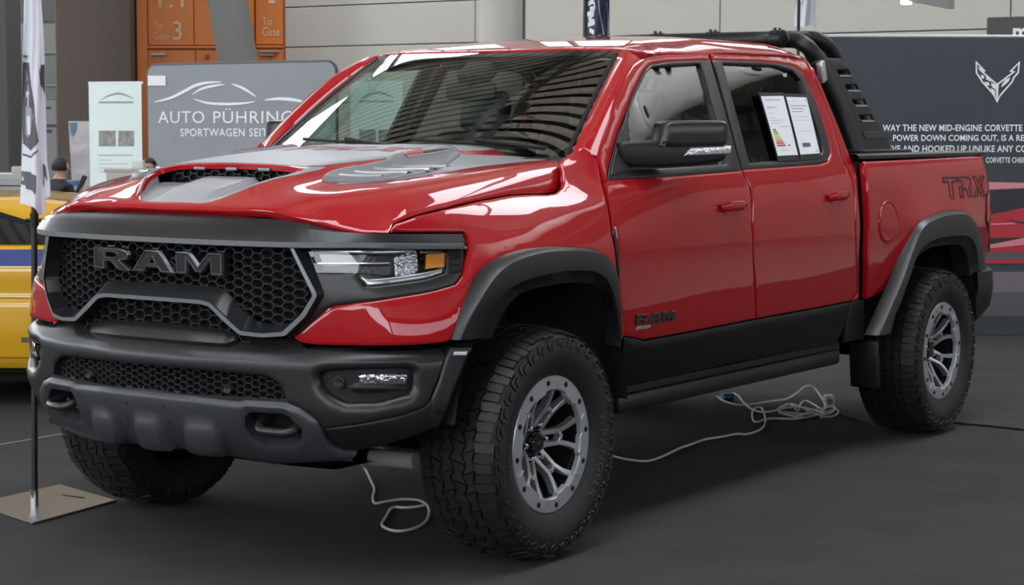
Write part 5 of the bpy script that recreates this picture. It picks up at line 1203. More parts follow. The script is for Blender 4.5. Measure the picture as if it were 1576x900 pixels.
# plastic-wrapped board leaning by the roll-up
ps, L = upright(107, 142, 28.5); r_ = root_at('wrapped_board', ps, L/2, 'silvery wrapped board leaning by the pale roll-up banner', 'board')
slab('board', ps, [(0.06, 0), (L, 0), (L, zpx(188, 28.5)), (0, zpx(188, 28.5))], .06, mat('foil', (.42, .39, .40), .3, metal=.5, noise=.25, nscale=5, bump=.5, bscale=6), r_)
flat_poly('blue_wrap', ps, [ps.px([(107, 189), (119, 188.5), (118, 200), (113, 210), (109, 206)])], mat('wrap_blue', (.12, .20, .30), .5), r_, .01)

# ---------------------------------------------------------------- dark sports-car banner on the right
ps, L = upright(1236, 1960, 15.0); zt = zpx(57.5, 15.0); r_ = root_at('banner_wall', ps, L/2, 'large dark blue-grey banner wall with white slogan and winged emblem', 'banner')
slab('print_sheet', ps, [(0, 0), (L, 0), (L, zt), (0, zt)], .05, mat('banner_dark', (.034, .044, .052), .55, noise=.1, nscale=1.0), r_)
o = slab('top_rail', ps, [(0, zt), (L, zt), (L, zt+.02), (0, zt+.02)], .06, mat('rail_alu', (.5, .51, .53), .4, metal=.5), r_)
for body, x0, x1, yb, yt, b_ in (('WAY THE NEW MID-ENGINE CORVETTE', 1358, 1573, 201.8, 191.5, .02), ('POWER DOWN COMING OUT, IS A REV', 1374, 1583, 218.5, 207.3, .02), ('IVE AND HOOKED UP UNLIKE ANY CO', 1370, 1580, 234, 223.6, .02), ('CORVETTE CHIEF', 1517, 1577, 250.5, 242, .015)):
    text_on('slogan_lettering', ps, body, x0, x1, yb, yt, M_TXTW, r_, bold=b_, space=1.05)
E5 = lambda q: ps.px([(1300+x/5.71, y/5.71) for x, y in q])
L_out = [(1150, 532), (1240, 625), (1220, 632), (1338, 735), (1338, 905), (1310, 850), (1290, 820), (1200, 720), (1150, 640)]
R_out = [(1540, 535), (1445, 628), (1470, 635), (1338, 735), (1338, 905), (1368, 845), (1478, 720), (1488, 690), (1530, 640)]
for q_ in (L_out, R_out):
    p_ = ccw(E5(q_)); tv, tf = tri_fill([p_, inset(p_, .012)[::-1]]); attach(mesh_obj('emblem', ps.pos(tv)+ps.n*.005, tf, M_TXTW, None, 0), r_)
for q_ in ([(1170, 590), (1215, 600), (1235, 628), (1190, 625)], [(1195, 655), (1225, 665), (1222, 690), (1200, 690)], [(1240, 660), (1285, 690), (1285, 720), (1240, 695)], [(1225, 720), (1262, 720), (1275, 752), (1245, 750)], [(1285, 725), (1325, 745), (1325, 790), (1290, 760)], [(1280, 770), (1318, 795), (1322, 840), (1290, 800)], [(1380, 745), (1410, 700), (1455, 680), (1440, 715), (1405, 745), (1375, 768)]): flat_poly('emblem', ps, [E5(q_)], M_TXTW, r_, .005)
MR1 = mat('mural_red', (.42, .02, .04), .5); MR2 = mat('mural_pink', (.62, .22, .26), .5); MR3 = mat('mural_dark', (.02, .02, .024), .5); MR4 = mat('mural_floor', (.16, .135, .155), .5); MR5 = mat('mural_grey', (.09, .085, .095), .5)
C4 = lambda q: ps.px([(1340+x/2.5, 170+y/2.5) for x, y in q])
for q_, mt_, lf in (([(420, 620), (1500, 620), (1500, 700), (420, 740)], MR4, .002), ([(420, 700), (1500, 690), (1500, 790), (420, 790)], MR5, .0025), ([(440, 275), (600, 278), (1500, 300), (1500, 320), (600, 298), (440, 305)], MR2, .003), ([(440, 306), (600, 299), (1500, 321), (1500, 400), (600, 372), (440, 405)], MR3, .003), ([(440, 405), (600, 372), (1500, 365), (1500, 480), (440, 490)], MR1, .0035), ([(500, 415), (600, 430), (1500, 425), (1500, 450), (600, 440)], MR3, .004), ([(440, 435), (555, 432), (555, 437), (440, 441)], MR2, .004), ([(440, 490), (1500, 480), (1500, 545), (440, 545)], MR3, .0036), ([(460, 515), (590, 490), (1500, 480), (1500, 510), (600, 515), (480, 545), (460, 545)], MR2, .0045), ([(460, 530), (600, 515), (1500, 505), (1500, 540), (460, 545)], MR1, .005), ([(440, 545), (1500, 540), (1500, 582), (440, 580)], MR5, .004), ([(440, 572), (1500, 570), (1500, 590), (440, 588)], MR1, .005)):
    flat_poly('mural_print', ps, [C4(q_)], mt_, r_, lf)
# dark shop sign and grey hanging board on the back wall at the upper right
ps, L = upright(1512, 1660, 21.0, 20.2); r_ = root_at('shop_sign', ps, L/2, 'dark sign with white rounded letters above the banner wall', 'sign')
slab('sign_board', ps, [(0, 0.0), (L, 0.0), (L, zpx(25, 20.5)), (0, zpx(27, 21))], .12, mat('sign_dark', (.045, .045, .04), .5), r_); text_on('sign_lettering', ps, 'mo', 1559, 1602, 62, 43, M_TXTW, r_, bold=.03)
ps, L = upright(1392, 1460, 17.5, 15.8)
r_ = root_at('hanging_board', ps, L/2, 'grey board hanging from the ceiling above the banner wall', 'board')
slab('board', ps, [tuple(q) for q in ps.px([(1398, 2), (1459, 14)])]+[(L, ZC-.3), (0, ZC-.3)], .05, mat('board_grey', (.20, .195, .185), .6), r_)
c = ps.pos(ps.px([(1395, 0)]))[0]; attach(MB().box(tuple(c), (.08, .08, .08), bev=.01).build('lamp', mat('lamp_glow', (.9, .9, .85), .4, emit=(1, .95, .8), es=6), None), r_)

# ---------------------------------------------------------------- flags
def cloth(name, xl, xr, vrow, D, folds, amp, bottom, mt_, parent, n=40):
    # xl/xr: pixel columns of the two edges at pixel rows vrow; bottom(u): lowest pixel row
    def fn(u, v):
        u = np.asarray(u, float); v = np.asarray(v, float); yb = np.interp(u, bottom[0], bottom[1]); py = vrow[0]+(yb-vrow[0])*v; a = np.interp(py, vrow, xl); b = np.interp(py, vrow, xr); px = a+(b-a)*u
        dd = D+amp*np.sin(u*folds*pi*2+v*1.3)*(.35+.65*v)+amp*.3*np.sin(u*17+v*9); d = (FW[None]+RT[None]*((px-W/2)/FOC)[:, None]-UP[None]*((py-H/2)/FOC)[:, None]); return CAM+d*dd[:, None]
    sf = Surf(fn, 0, 1, 0, 1, -FW); U, V = np.meshgrid(np.linspace(0, 1, n), np.linspace(0, 1, 60)); P = fn(U.ravel(), V.ravel()).reshape(60, n, 3)
    bk = P+FW*.004; mb_ = MB().loft([list(r) for r in P]).loft([list(r) for r in bk]); o = mesh_obj(name, mb_.v, mb_.f, mt_, None, 180); attach(o, parent); return sf
fbase = ray_on(53.5, 775, 'z', .015); r_ = empty('beach_flag', (fbase[0], fbase[1], 0)); tag(r_, 'white hanging flag with grey print on a black pole beside the truck', 'flag')
corners = [ray_on(x, y, 'z', .006) for x, y in ((50, 806), (179, 770.5), (92, 746), (-40, 776))]
pp = [(p[0]-fbase[0], p[1]-fbase[1]) for p in corners]
MB().prism(pp, 0, .010, bev=.002).build('base_plate', mat('plate_steel', (.13, .12, .115), .35, metal=.7), r_)
sl = [ray_on(x, y, 'z', .0115)-np.array([fbase[0], fbase[1], 0]) for x, y in ((93, 761), (96, 760.5), (131, 765), (129, 766.5))]; mesh_obj('plate_slot', sl, [(0, 1, 2, 3)], M_DARK, r_, 0)
MB().tube([(0, 0, .01), (0, 0, .075)], .0165, 20).build('socket', M_CHROME, r_)
ptop = at_depth(52.0, -160, np.dot(fbase-CAM, FW)) - np.array([fbase[0], fbase[1], 0])
MB().tube([(0, 0, .07), tuple(ptop*.5+np.array([0, 0, 0])), tuple(ptop)], [.013, .013, .011], 16).build('pole', M_BLACK, r_)
cc = ray_on(52.5, 341, 'x', fbase[0])-np.array([fbase[0], fbase[1], 0]); cc = ptop*((cc[2])/ptop[2])
MB().tube([cc-np.array([0, 0, .03]), cc+np.array([0, 0, .03])], .018, 14).tube([cc+RH*.035, cc-RH*.035], .008, 8).build('clamp', M_BLACK, r_)
Dp = np.dot(fbase-CAM, FW)-.045
vr = [-170, 0, 50, 100, 140, 200, 250, 280, 335]
FL = cloth('flag_cloth', [46, 37, 36, 34.6, 34, 33.5, 33, 32, 30], [52, 63, 67, 69, 69.8, 71, 72, 77, 79], vr, Dp, 1.25, .03, ([0, .2, .42, .5, .62, .80, .82, 1.0], [312.5, 315, 318.5, 322, 330, 334, 306, 302]), mat('flag_white', (.72, .72, .78), .8, noise=.03), r_)
M_FG = mat('flag_print', (.115, .12, .13), .8); M_FL = mat('flag_print_light', (.36, .36, .38), .8)
def fprint(px, mt_, lift): 
    q = ccw(densify(FL.px(px), .05)); tv, tf = tri_fill([q]); attach(mesh_obj('flag_print', FL.pos(tv)-FW*lift, tf, mt_, None, 0), r_)
fprint([(35.6, 96), (44.5, 96), (48, 131), (53, 161), (54.6, 188), (60, 217), (48, 232), (36, 221), (34.5, 188), (34.3, 140)], M_FG, .002)
fprint([(36, 104), (41, 110), (44, 122), (40, 128), (37, 122)], M_FL, .003); fprint([(35.5, 138), (46, 143), (39, 153), (35, 150)], MATS['flag_white'], .003)
fprint([(39, 164), (48, 166), (52, 178), (48, 200), (44, 212), (38, 205), (36, 180)], M_FL, .003); fprint([(41, 180), (47, 178), (47, 208), (43, 206)], MATS['flag_white'], .004)
fprint([(59.5, 103), (63, 100), (68.5, 99.5), (69.5, 146), (64, 131)], M_FG, .002); fprint([(35.5, 85.5), (43.5, 85.5), (43.5, 88), (35.5, 88)], M_FL, .002)
fprint([(35, 236), (48, 240), (58.5, 229), (59, 232), (48, 243.5), (35, 239)], M_FG, .002)
fprint([(33.3, 263), (48, 265), (49, 268.5), (56, 271), (55, 300), (52, 297), (49, 293), (40, 290.5), (39.5, 285.5), (32.2, 283.5)], M_FG, .002); fprint([(33, 277), (35.5, 270), (37, 278)], MATS['flag_white'], .003)
fprint([(70, 254.5), (73.3, 280), (66, 281.5), (66.5, 274)], M_FG, .002)
# navy flag and small white flag farther back
def small_flag(px0, px1, pb, D, mt_, label, pole_px):
    p = bg_at(pole_px, D); r = empty('beach_flag', (p[0], p[1], 0)); tag(r, label, 'flag')
    zt = zpx(-120, D); MB().tube([(0, 0, 0), (0, 0, zt)], .014, 10).build('pole', M_BLACK, r); MB().box((0, 0, .03), (.45, .45, .06), bev=.01).build('base_plate', M_STEEL, r)
    return r, cloth('flag_cloth', [px0, px0+1, px0], [px1-1, px1, px1], [-120, 0, 60], D/np.dot(FW, FH)*1.0, 1.2, .06, ([0, .5, .75, 1], pb), mt_, r, 24)
r_, SF = small_flag(897, 938, [62, 62, 62, 62], 17.0, mat('flag_navy', (.018, .028, .065), .7), 'navy flag with white script standing behind the cab roof', 899)
def sp_(px, w_):
    q = spline(SF.px(px), 24); t = np.gradient(q, axis=0); t /= np.linalg.norm(t, axis=1)[:, None]+1e-9; n_ = np.stack([-t[:, 1], t[:, 0]], 1)*w_; mb_ = MB().loft([SF.pos(q+n_)-FW*.004, SF.pos(q-n_)-FW*.004]); attach(mesh_obj('flag_script', mb_.v, mb_.f, M_TXTW, None, 0), r_)
sp_([(921, 0), (923, 20), (927, 40), (930, 58)], .008); sp_([(905, 6), (913, 3), (915, 12), (908, 14)], .02); sp_([(904, 22), (914, 20), (906, 30), (915, 34), (905, 38)], .02); sp_([(907, 46), (914, 50)], .02); sp_([(934, 3), (936, 30), (936, 56)], .006)
r_, SF = small_flag(1222, 1256, [41, 41, 37, 44], 17.5, MATS['flag_white'], 'small white flag above the roll bar', 1224.5)
fp = ccw(SF.px([(1228, 0), (1236, 0), (1233, 7), (1228, 9)])); tv, tf = tri_fill([fp]); attach(mesh_obj('flag_print', SF.pos(tv)-FW*.005, tf, M_FG, None, 0), r_)

# ---------------------------------------------------------------- yellow sports car at the left
M_YEL = mat('yellow_paint', (.70, .38, .010), .35, coat=1.0); M_BLU = mat('stripe_blue', (.02, .04, .22), .4, coat=.6)
DC = 11.0; cr = CAM+FH*(DC+.95)+RH*(-1.4); car = empty('sports_car', (cr[0], cr[1], 0), AZ); tag(car, 'low yellow sports car with a blue side stripe behind the flag pole', 'car')
# local frame: x to the right (car's tail at x=0, nose at x=-4.4), y away from the camera, z up
cx = [-4.4, -4.2, -3.6, -3.0, -2.6, -2.0, -1.5, -1.0, -.6, -.3, -.05, 0]; ctop = [.52, .66, .80, .92, 1.10, 1.20, 1.195, 1.15, 1.08, 1.0, .92, .86]; cbelt = [.50, .62, .76, .84, .87, .885, .89, .895, .90, .90, .88, .82]; cw = [.70, .84, .90, .92, .93, .935, .94, .945, .94, .92, .88, .80]
def cpt(x, t):
    # section from sill (t=0) over the belt (t=.5) to the roof centre (t=1)
    zt_, zb_, w_ = np.interp(x, cx, ctop), np.interp(x, cx, cbelt), np.interp(x, cx, cw); k = [(0, .20, .93), (.08, .26, .97), (.2, .42, 1.0), (.30, .60, .995), (.34, .625, .975), (.42, .78, .985), (.5, None, .94), (.54, None, .88), (.72, None, .72), (.82, None, .60), (1, None, 0)]
    ts = [q[0] for q in k]; zs_ = []; 
    for q in k:
        if q[0] < .5: zs_.append(min(q[1]*min(1, zb_/.86), zb_))
        else: zs_.append({.5: zb_, .54: zb_+(zt_-zb_)*.06, .72: zb_+(zt_-zb_)*.70, .82: zb_+(zt_-zb_)*.92, 1: zt_}[q[0]])
    return np.interp(t, ts, zs_), np.interp(t, ts, [q[2] for q in k])*w_
rows = []
for x in np.linspace(-4.4, 0, 45):
    half_ = [cpt(x, t) for t in np.linspace(0, 1, 40)]; rows.append([(x, -y, z) for z, y in half_]+[(x, y, z) for z, y in half_[::-1][1:]])
b_ = MB().loft(rows)
for r in (rows[0], rows[-1]): b_.add(r, [tuple(range(len(r)))])
b_.build('body', M_YEL, car, smooth=50)
def cside(name, xs, t0, t1, mt_, lift=.004, edge=None):
    for s_ in (-1, 1):
        R_ = []
        for x in xs:
            a = t0(x) if callable(t0) else t0; b = t1(x) if callable(t1) else t1; R_.append([(x, s_*(cpt(x, t)[1]+lift), cpt(x, t)[0]+lift*.4) for t in np.linspace(a, b, 8)])
        MB().loft(R_).build(name, mt_, car, smooth=60)
wt = lambda x: .54+.20*np.clip((-.86-x)/.9, 0, 1)
cside('side_window', np.linspace(-2.75, -.88, 24), .545, wt, M_GLASSD if False else mat('car_glass_dark', (.02, .022, .022), .05, coat=1), .006)
cside('window_trim', np.linspace(-2.8, -.80, 24), lambda x: wt(x)-.002, lambda x: wt(x)+.022, M_BLACK, .008)
cside('side_stripe', np.linspace(-4.0, -.1, 40), .435, .50, M_BLU, .003)
cside('side_line', np.linspace(-3.2, -.2, 30), .331, .336, M_BLACK, .004); cside('side_line', np.linspace(-3.2, -.2, 30), .095, .1, M_ORD, .004)  # thin dark strip along the side crease, a dark orange one below
cside('sill_badge', np.linspace(-1.35, -1.20, 4), .165, .185, M_STEEL, .006); cside('sill', np.linspace(-3.6, -.3, 20), -.0, .03, M_BLACK, .003)
cside('roof_vent', np.linspace(-1.26, -1.16, 4), .86, .875, M_BLACK, .004)
for x in (-3.55, -.75):
    for s_ in (-1, 1):
        o = MB().lathe([(.0, .04), (.20, .05), (.22, .09), (.30, .11), (.325, .08), (.325, -.10), (.2, -.11)], 32).build('car_wheel', M_RUB, car); o.location = (x, s_*.84, .325); o.rotation_euler = (0, 0, 0 if s_ > 0 else pi)
        MB().lathe([(.0, .055), (.05, .075), (.19, .06), (.205, .09)], 24).build('rim', M_RIM, o)
MB().box((-2.2, 0, .2), (3.9, 1.6, .12)).build('underbody', M_DARK, car)

# ---------------------------------------------------------------- people and furniture at the back
M_SKIN = mat('skin', (.42, .25, .18), .55); M_HAIR = mat('hair_dark', (.012, .010, .009), .6); M_SHIRT = mat('shirt_black', (.010, .010, .012), .8); M_TROU = mat('trousers_dark', (.02, .022, .03), .8)
def person(px, D, face, label, shirt, lean=0.1, sc=1.0):
    p = bg_at(px, D); root = empty('person', (p[0], p[1], 0), AZ+face); tag(root, label, 'person')
    J = {'pelvis': (0, 0, .52, .15), 'waist': (0, .02, .70, .135), 'chest': (0, .06+lean*.4, .92, .155), 'shoul': (0, .06+lean*.6, 1.03, .12), 'neck': (0, .08+lean*.7, 1.10, .055), 'head0': (0, .10+lean*.8, 1.165, .075), 'head1': (0, .11+lean*.8, 1.24, .088), 'crown': (0, .10+lean*.8, 1.31, .06)}
    E_ = [('pelvis', 'waist'), ('waist', 'chest'), ('chest', 'shoul'), ('shoul', 'neck'), ('neck', 'head0'), ('head0', 'head1'), ('head1', 'crown')]
    for s_, n_ in ((-1, 'L'), (1, 'R')):
        J.update({'sh'+n_: (s_*.17, .06+lean*.6, 1.0, .065), 'el'+n_: (s_*.24, .14+lean*.6, .76, .046), 'wr'+n_: (s_*.18, .38+lean*.6, .74, .032), 'hd'+n_: (s_*.16, .46+lean*.6, .745, .036), 'hip'+n_: (s_*.10, .02, .50, .10), 'kn'+n_: (s_*.13, .46, .50, .068), 'an'+n_: (s_*.13, .44, .10, .045), 'to'+n_: (s_*.14, .60, .05, .04)})
        E_ += [('shoul', 'sh'+n_), ('sh'+n_, 'el'+n_), ('el'+n_, 'wr'+n_), ('wr'+n_, 'hd'+n_), ('pelvis', 'hip'+n_), ('hip'+n_, 'kn'+n_), ('kn'+n_, 'an'+n_), ('an'+n_, 'to'+n_)]
    ks = list(J); me = bpy.data.meshes.new('body'); me.from_pydata([J[k][:3] for k in ks], [(ks.index(a), ks.index(b)) for a, b in E_], []); o = bpy.data.objects.new('body', me); COL.objects.link(o)
    md = o.modifiers.new('skin', 'SKIN'); 
    for i, k in enumerate(ks): me.skin_vertices[0].data[i].radius = (J[k][3]*(1.25 if k in ('chest', 'shoul', 'pelvis', 'waist') else 1), J[k][3]); me.skin_vertices[0].data[i].use_root = (k == 'pelvis')
    o.modifiers.new('sub', 'SUBSURF').levels = 2; o.modifiers['sub'].render_levels = 2
    dg = bpy.context.evaluated_depsgraph_get(); m2 = bpy.data.meshes.new_from_object(o.evaluated_get(dg)); bpy.data.objects.remove(o)
    for mt_ in (shirt, M_SKIN, M_TROU): m2.materials.append(mt_)
    for pl in m2.polygons:
        c = pl.center; pl.material_index = 1 if c.z > 1.095 or (c.y > .36+lean*.6 and c.z > .65) else (2 if c.z < .62 else 0)
    m2.shade_smooth(); b = bpy.data.objects.new('body', m2); COL.objects.link(b); b.parent = root
    hx, hy, hz = 0, .10+lean*.8, 1.235
    hv = MB()
    R_ = []
    for th in np.linspace(.02, 2.0, 12): R_.append([(hx+.095*sin(th)*cos(a), hy-.012+.108*sin(th)*sin(a)-.01*(th > 1.2), hz+.012+.118*cos(th)) for a in np.linspace(pi*.98, pi*2.02, 24) if True])
    for th in np.linspace(.02, 1.05, 8): R_.append([(hx+.095*sin(th)*cos(a), hy-.012+.108*sin(th)*sin(a), hz+.012+.118*cos(th)) for a in np.linspace(0, pi, 24)])
    hv.loft(R_[:12]); hv.loft(R_[12:]); hv.build('hair', M_HAIR, root, smooth=80)
    for s_ in (-1, 1): MB().tube([(s_*.088, hy, hz-.03), (s_*.10, hy-.008, hz), (s_*.092, hy, hz+.025)], [.008, .014, .008], 8).build('ear', M_SKIN, root)
    MB().tube([(0, hy+.085, hz+.01), (0, hy+.112, hz-.025), (0, hy+.088, hz-.035)], [.008, .013, .010], 8).build('nose', M_SKIN, root)
    for s_ in (-1, 1): MB().tube([(s_*.033, hy+.078, hz+.005), (s_*.033, hy+.088, hz+.005)], .010, 8).build('eye', M_DARK, root)
    MB().box((0, hy+.082, hz-.06), (.045, .012, .008), bev=.003).build('mouth', mat('lips', (.28, .09, .08), .5), root)
    root.scale = (sc, sc, sc); zf = min(v.co.z for v in m2.vertices); root.location.z = -zf*sc     # feet on the floor
    root['_seat'] = (min(v.co.z for v in m2.vertices if -.16 < v.co.y < .36)-zf)*sc-.004     # underside of the thighs
    return root
def chair(px, D, face, label, who):
    hs = who['_seat']; del who['_seat']
    p = bg_at(px, D); r = empty('chair', (p[0], p[1], 0), AZ+face); tag(r, label, 'chair'); M_CH = mat('chair_black', (.015, .015, .016), .5)
    MB().box((0, .11, hs-.02), (.46, .44, .04), bev=.015).build('seat', M_CH, r); MB().box((0, -.25, .66), (.44, .03, .36), Matrix.Rotation(radians(8), 3, 'X'), .015).build('backrest', M_CH, r)
    for x in (-.2, .2):
        for y in (-.12, .30): MB().tube([(x, y, 0), (x, y, hs-.03)], .012, 8).build('leg', M_STEEL, r)
        MB().tube([(x, -.10, hs-.03), (x, -.27, .85)], .012, 8).build('back_post', M_STEEL, r)
w1_ = person(75.5, 20.8, radians(-35), 'dark-haired person in a black shirt seated behind the flag', M_SHIRT, .12, .94); chair(75.5, 20.8, radians(-35), 'black chair under the person in the black shirt', w1_)
w2_ = person(238, 23.2, radians(160), 'dark-haired person barely showing above the truck hood', mat('shirt_grey', (.06, .06, .07), .8), .05, .90); chair(238, 23.2, radians(160), 'black chair behind the truck hood by the grey panel', w2_)
# shift heads to the photograph's height by sitting on what the photo shows; counter, papers and cabinet
ps, L = upright(160, 222, 22.0); r_ = root_at('counter', ps, L/2, 'beige high counter top in front of the pale roll-up banner', 'counter'); zc_ = zpx(261, 22)
slab('counter_top', ps, [(0, zc_-.04), (L, zc_-.04), (L, zc_), (0, zc_)], .5, mat('counter_beige', (.42, .39, .34), .5), r_); slab('counter_body', ps, [(.03, 0), (L-.03, 0), (L-.03, zc_-.04), (.03, zc_-.04)], .42, mat('counter_white', (.5, .5, .48), .5), r_)
ps2, L2 = upright(206, 221, 22.2); p = ps2.pos([[L2/2, 0]])[0]; b_ = MB().box((p[0], p[1], zc_+.045), (.13, .12, .09), Matrix.Rotation(AZ, 3, 'Z'), .01); tag(b_.build('paper_box', mat('box_white', (.6, .6, .56), .6)), 'small white box standing on the beige counter', 'box')
ps, L = upright(-60, 36, 19.0); r_ = root_at('cabinet', ps, L/2, 'white low cabinet behind the yellow car', 'cabinet'); zc_ = zpx(269, 19.0)
slab('cabinet_body', ps, [(0, 0), (L, 0), (L, zc_-.05), (0, zc_-.05)], .5, mat('cabinet_white', (.40, .40, .39), .5), r_); slab('cabinet_top', ps, [(-.02, zc_-.05), (L+.02, zc_-.05), (L+.02, zc_), (-.02, zc_)], .54, mat('cabinet_top_grey', (.46, .46, .45), .4), r_)
o = slab('drawer_gap', ps, rect(ps, -40, 286.5, 33, 285), .004, M_DARK, r_, 0); o.data.transform(Matrix.Translation(tuple(ps.n*.004)))
p = bg_at(28, 19.1); tag(MB().box((p[0], p[1], zc_+.035), (.10, .10, .07), Matrix.Rotation(AZ, 3, 'Z'), .01).build('carton', mat('carton_cream', (.45, .42, .38), .6)), 'small cream carton on the white low cabinet', 'box')
ps, L = upright(86, 113, 21.6); zb_ = zpx(288, 21.6)
r_ = root_at('side_table', ps, L/2, 'small table with a blue top beside the seated person', 'table'); slab('table_top', ps, [(0, zb_), (L, zb_), (L, zb_+.06), (0, zb_+.06)], .3, mat('top_blue', (.06, .14, .36), .5), r_); slab('table_leg', ps, [(L*.4, 0), (L*.6, 0), (L*.6, zb_), (L*.4, zb_)], .06, M_STEEL, r_)
ps, L = upright(112, 134, 20.5); r_ = root_at('folded_screen', ps, L/2, 'dark tilted screen standing beside the blue-topped table', 'screen'); q = ps.px([(112, 302), (119, 303), (134, 272), (127, 269)]); slab('screen', ps, q, .03, M_BLACK, r_); a_ = np.mean(q, axis=0); slab('stand', ps, [(a_[0]-.02, 0), (a_[0]+.02, 0), (a_[0]+.02, a_[1]), (a_[0]-.02, a_[1])], .03, M_STEEL, r_)

# ---------------------------------------------------------------- price sheets behind the rear window
SI = CAB.off(.005)
for k, (q, lab) in enumerate(((([(1168.5, 145.5), (1205.5, 145), (1229, 240), (1196, 241.5)]), 'white price sheet with coloured energy bars in the rear side window'), (([(1207.5, 146.5), (1241, 147.5), (1262.5, 237.5), (1231, 239.5)]), 'white price sheet with a printed price in the rear side window'))):
    A4 = [np.array(p) for p in SI.px(q)]; c0 = SI.pos([np.mean(A4, axis=0)])[0]
    r_ = empty('price_sheet', tuple(c0)); tag(r_, lab, 'sheet', 'price sheets in the rear window')
    def bil(a, b): return (A4[0]*(1-a)+A4[1]*a)*(1-b)+(A4[3]*(1-a)+A4[2]*a)*b
    def quad(nm, a0, a1, b0, b1, mt_, lift):
        R_ = []
        for b in np.linspace(b0, b1, 8): uv = np.array([bil(a, b) for a in np.linspace(a0, a1, 4)]); R_.append(SI.pos(uv)+SI.nrm(uv)*lift)
        attach(MB().loft(R_).build(nm, mt_, None, smooth=60), r_)
    quad('holder', -.015, 1.015, -.03, 1.07, M_BLACK, 0); quad('paper', .03, .97, .03, .985, mat('paper_white', (.80, .80, .84), .6), .002)
    if k == 0:
        for i, c_ in enumerate(((.02, .28, .10), (.10, .36, .08), (.35, .42, .06), (.70, .58, .05), (.75, .40, .04), (.65, .18, .04), (.60, .06, .05), (.55, .04, .05))): quad('energy_bar', .12, .26+i*.035, .56+i*.036, .585+i*.036, mat('bar%d' % i, c_, .6), .003)
        quad('arrow', .62, .72, .815, .835, M_INK, .003)
        for b in (.08, .10, .20, .22, .30, .38, .42, .46): quad('print_line', .12, .35+np.random.uniform(0, .5), b, b+.006, mat('print_grey', (.35, .35, .38), .6), .003)
        quad('print_line', .5, .85, .52, .53, MATS['print_grey'], .003); quad('print_line', .2, .6, .90, .905, MATS['print_grey'], .003)
    else:
        for b, w_ in ((.10, .3), (.17, .75), (.22, .55), (.27, .5), (.36, .7), (.42, .8), (.60, .75)): quad('print_line', .12, .12+w_, b, b+(.014 if .15 < b < .3 else .005), MATS['print_grey'], .003)
        quad('price_figure', .22, .60, .80, .865, M_INK, .003); quad('print_line', .8, .9, .93, .95, MATS['print_grey'], .003); quad('print_mark', .88, .91, .06, .10, M_INK, .003)

# ---------------------------------------------------------------- cables on the floor
def cable(name, px, r, mt_, label, z=None, n=120, parent=None, lifts=None):
    P = [ray_on(x, y, 'z', r+(z or 0)+(lifts or {}).get(i, 0)) for i, (x, y) in enumerate(px)]; o = MB().tube(spline(P, n), r, 8).build(name, mt_, None, smooth=80)
    return tag(o, label, 'cable') if label else o
cable('power_cable', [(760, 690), (840, 676), (900, 682), (946, 702), (975, 708), (998, 709), (1022, 701), (1045, 690), (1062, 684), (1085, 676), (1110, 672), (1135, 667.5), (1149, 668), (1168, 662), (1176, 655), (1178, 645), (1173, 629), (1164, 627), (1158, 634), (1159, 646), (1166, 649), (1185, 644), (1225, 644), (1260, 638), (1283, 630), (1290, 633), (1283, 640), (1262, 642)], .006, M_CABLE, 'white cable running from the front wheel to the coiled cable bundle', n=300)
cable('power_cable', [(552, 712), (562, 722), (570, 738), (576, 752), (574, 764), (577, 774), (596, 771), (620, 768), (645, 770), (659, 780), (659, 795), (648, 808), (625, 816), (604, 816), (588, 808), (594, 795), (604, 781), (625, 781), (650, 778), (672, 772)], .006, M_CABLE, 'white cable looped on the carpet between the front wheels', n=240, lifts={0: .05, 1: .02})
cable('power_cable', [(1440, 640), (1470, 650), (1500, 653), (1540, 657), (1600, 663), (1700, 668), (1850, 664), (2100, 640)], .006, M_BLACK, 'black cable trailing away behind the rear wheel', n=60)
cable('power_cable', [(1292, 637), (1310, 643), (1335, 650), (1355, 660), (1375, 664)], .005, M_INT, 'thin dark cable lying by the rear left tire', n=60)
bun = [(1104, 610), (1112, 616), (1128, 621.5), (1145, 623), (1170, 620), (1190, 617), (1210, 614), (1225, 606), (1236, 597), (1245, 593.5), (1254, 598), (1265, 613), (1271, 625), (1262, 634), (1240, 637), (1215, 635), (1200, 632), (1205, 625), (1220, 622), (1235, 628), (1262, 638), (1280, 634), (1285, 628), (1278, 626), (1255, 630), (1230, 640), (1212, 638), (1199, 634), (1202, 626), (1216, 622), (1228, 632), (1232, 622), (1240, 617), (1255, 624), (1268, 634)]
cable('coiled_cable', bun, .006, M_CABLE, 'tangled white cable bundle lying under the truck', z=.0135, n=400, lifts={7: .02, 8: .05, 9: .06, 10: .04, 11: .015})
cable('coiled_cable', [(1129, 605), (1137, 610), (1145, 620), (1158, 630), (1175, 634), (1192, 632), (1200, 629), (1225, 626), (1250, 630), (1270, 636)], .006, M_CABLE, 'short white cable leading from the blue plug', z=.027, n=120)
p = ray_on(1275.5, 626, 'z', .0); q_ = empty('plug_adapter', tuple(p), AZ+.2); tag(q_, 'white square plug adapter on the coiled cable', 'plug'); MB().box((0, 0, .035), (.055, .05, .07), bev=.008).build('body', M_CABLE, q_); MB().tube([(0, -.026, .035), (0, -.028, .035)], .016, 16).build('socket_face', M_STEEL, q_)
p = ray_on(1121, 617, 'z', .0); q_ = empty('plug_connector', tuple(p), AZ); tag(q_, 'blue and white plug connector under the sill', 'plug'); MB().tube([(-.028, 0, .024), (.03, 0, .024)], .024, 16).build('blue_body', mat('plug_blue', (.02, .08, .22), .4), q_); MB().tube([(-.045, 0, .024), (-.028, 0, .024)], [.018, .024], 16).build('white_collar', M_CABLE, q_)
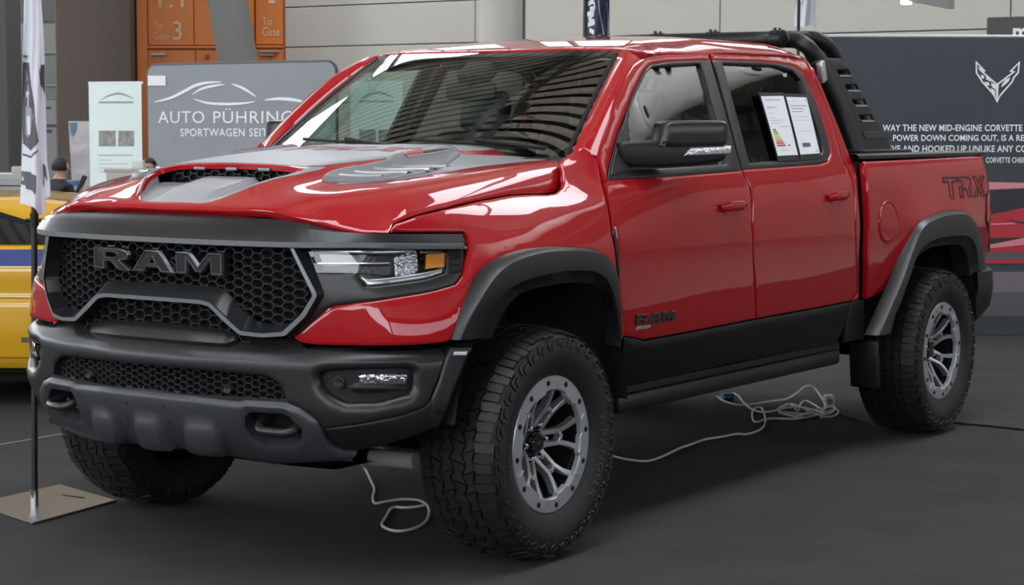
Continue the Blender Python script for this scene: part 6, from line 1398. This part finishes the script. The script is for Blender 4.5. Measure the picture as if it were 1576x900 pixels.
# joint of two carpet lengths
a, b = ray_on(-60, 694, 'z', .002), ray_on(150, 658, 'z', .002); d = (b-a)/np.linalg.norm(b-a); n_ = np.array([-d[1], d[0], 0])*.012
o = MB().add([a+n_, b+n_, b-n_, a-n_], [(0, 1, 2, 3)]).build('trim_2', mat('seam_grey', (.18, .17, .17), .7), None, smooth=0); o['kind'] = 'structure'

# ---------------------------------------------------------------- uplighters added to brighten the slatted ceiling
def added_uplighter(x, y, label):
    r = empty('added_uplighter', (x, y, 6.6)); tag(r, label, 'lamp', 'added ceiling uplighters')
    MB().lathe([(.0, -.10), (.16, -.08), (.24, .04), (.25, .10), (.22, .10), (.20, .02), (.0, -.02)], 24, axis='z').build('bowl', M_TRUSS, r); MB().tube([(0, 0, .0), (0, 0, 2.3)], .012, 8).build('rod', M_TRUSS, r)
    l = bpy.data.lights.new('added_uplight', 'SPOT'); l.energy = 240; l.spot_size = radians(150); l.spot_blend = .6; l.shadow_soft_size = .15; l.color = (1.0, .95, .86)
    lo = bpy.data.objects.new('added_uplight', l); COL.objects.link(lo); lo.parent = r; lo.location = (0, 0, .12); lo.rotation_euler = (pi, 0, 0)
for x in (-13, -7.5, -2, 4):
    for y in (-14, -8.5, -2.2): added_uplighter(x, y, 'added bowl lamp brightening the slatted ceiling from below')

# spots on rods, added to brighten the air duct
for k, s_ in enumerate((-4.5, -.5, 3.5)):
    px_, py_ = -10.9+.85*s_+.53*4.6, 4.7+.53*s_-.85*4.6; r = empty('added_spotlight', (px_, py_, 4.4)); tag(r, 'small black lamp on a rod, added to brighten the air duct', 'lamp', 'added spots on the duct')
    MB().lathe([(.0, -.12), (.07, -.11), (.08, .06), (.07, .06), (.06, .0), (.0, -.02)], 20, axis='z').build('can', M_BLACK, r).rotation_euler = (radians(-72), 0, radians(32)); MB().tube([(0, 0, .0), (0, 0, ZC-4.4)], .012, 8).build('rod', M_TRUSS, r)
    l = bpy.data.lights.new('added_spot', 'SPOT'); l.energy = 1500; l.spot_size = radians(60); l.spot_blend = .5; l.shadow_soft_size = .06; lo = bpy.data.objects.new('added_spot', l); COL.objects.link(lo); lo.parent = r
    lo.rotation_euler = Vector((-.53*4.6, .85*4.6, 1.8)).to_track_quat('-Z', 'Y').to_euler(); lo.location = (-.05, .09, .03)
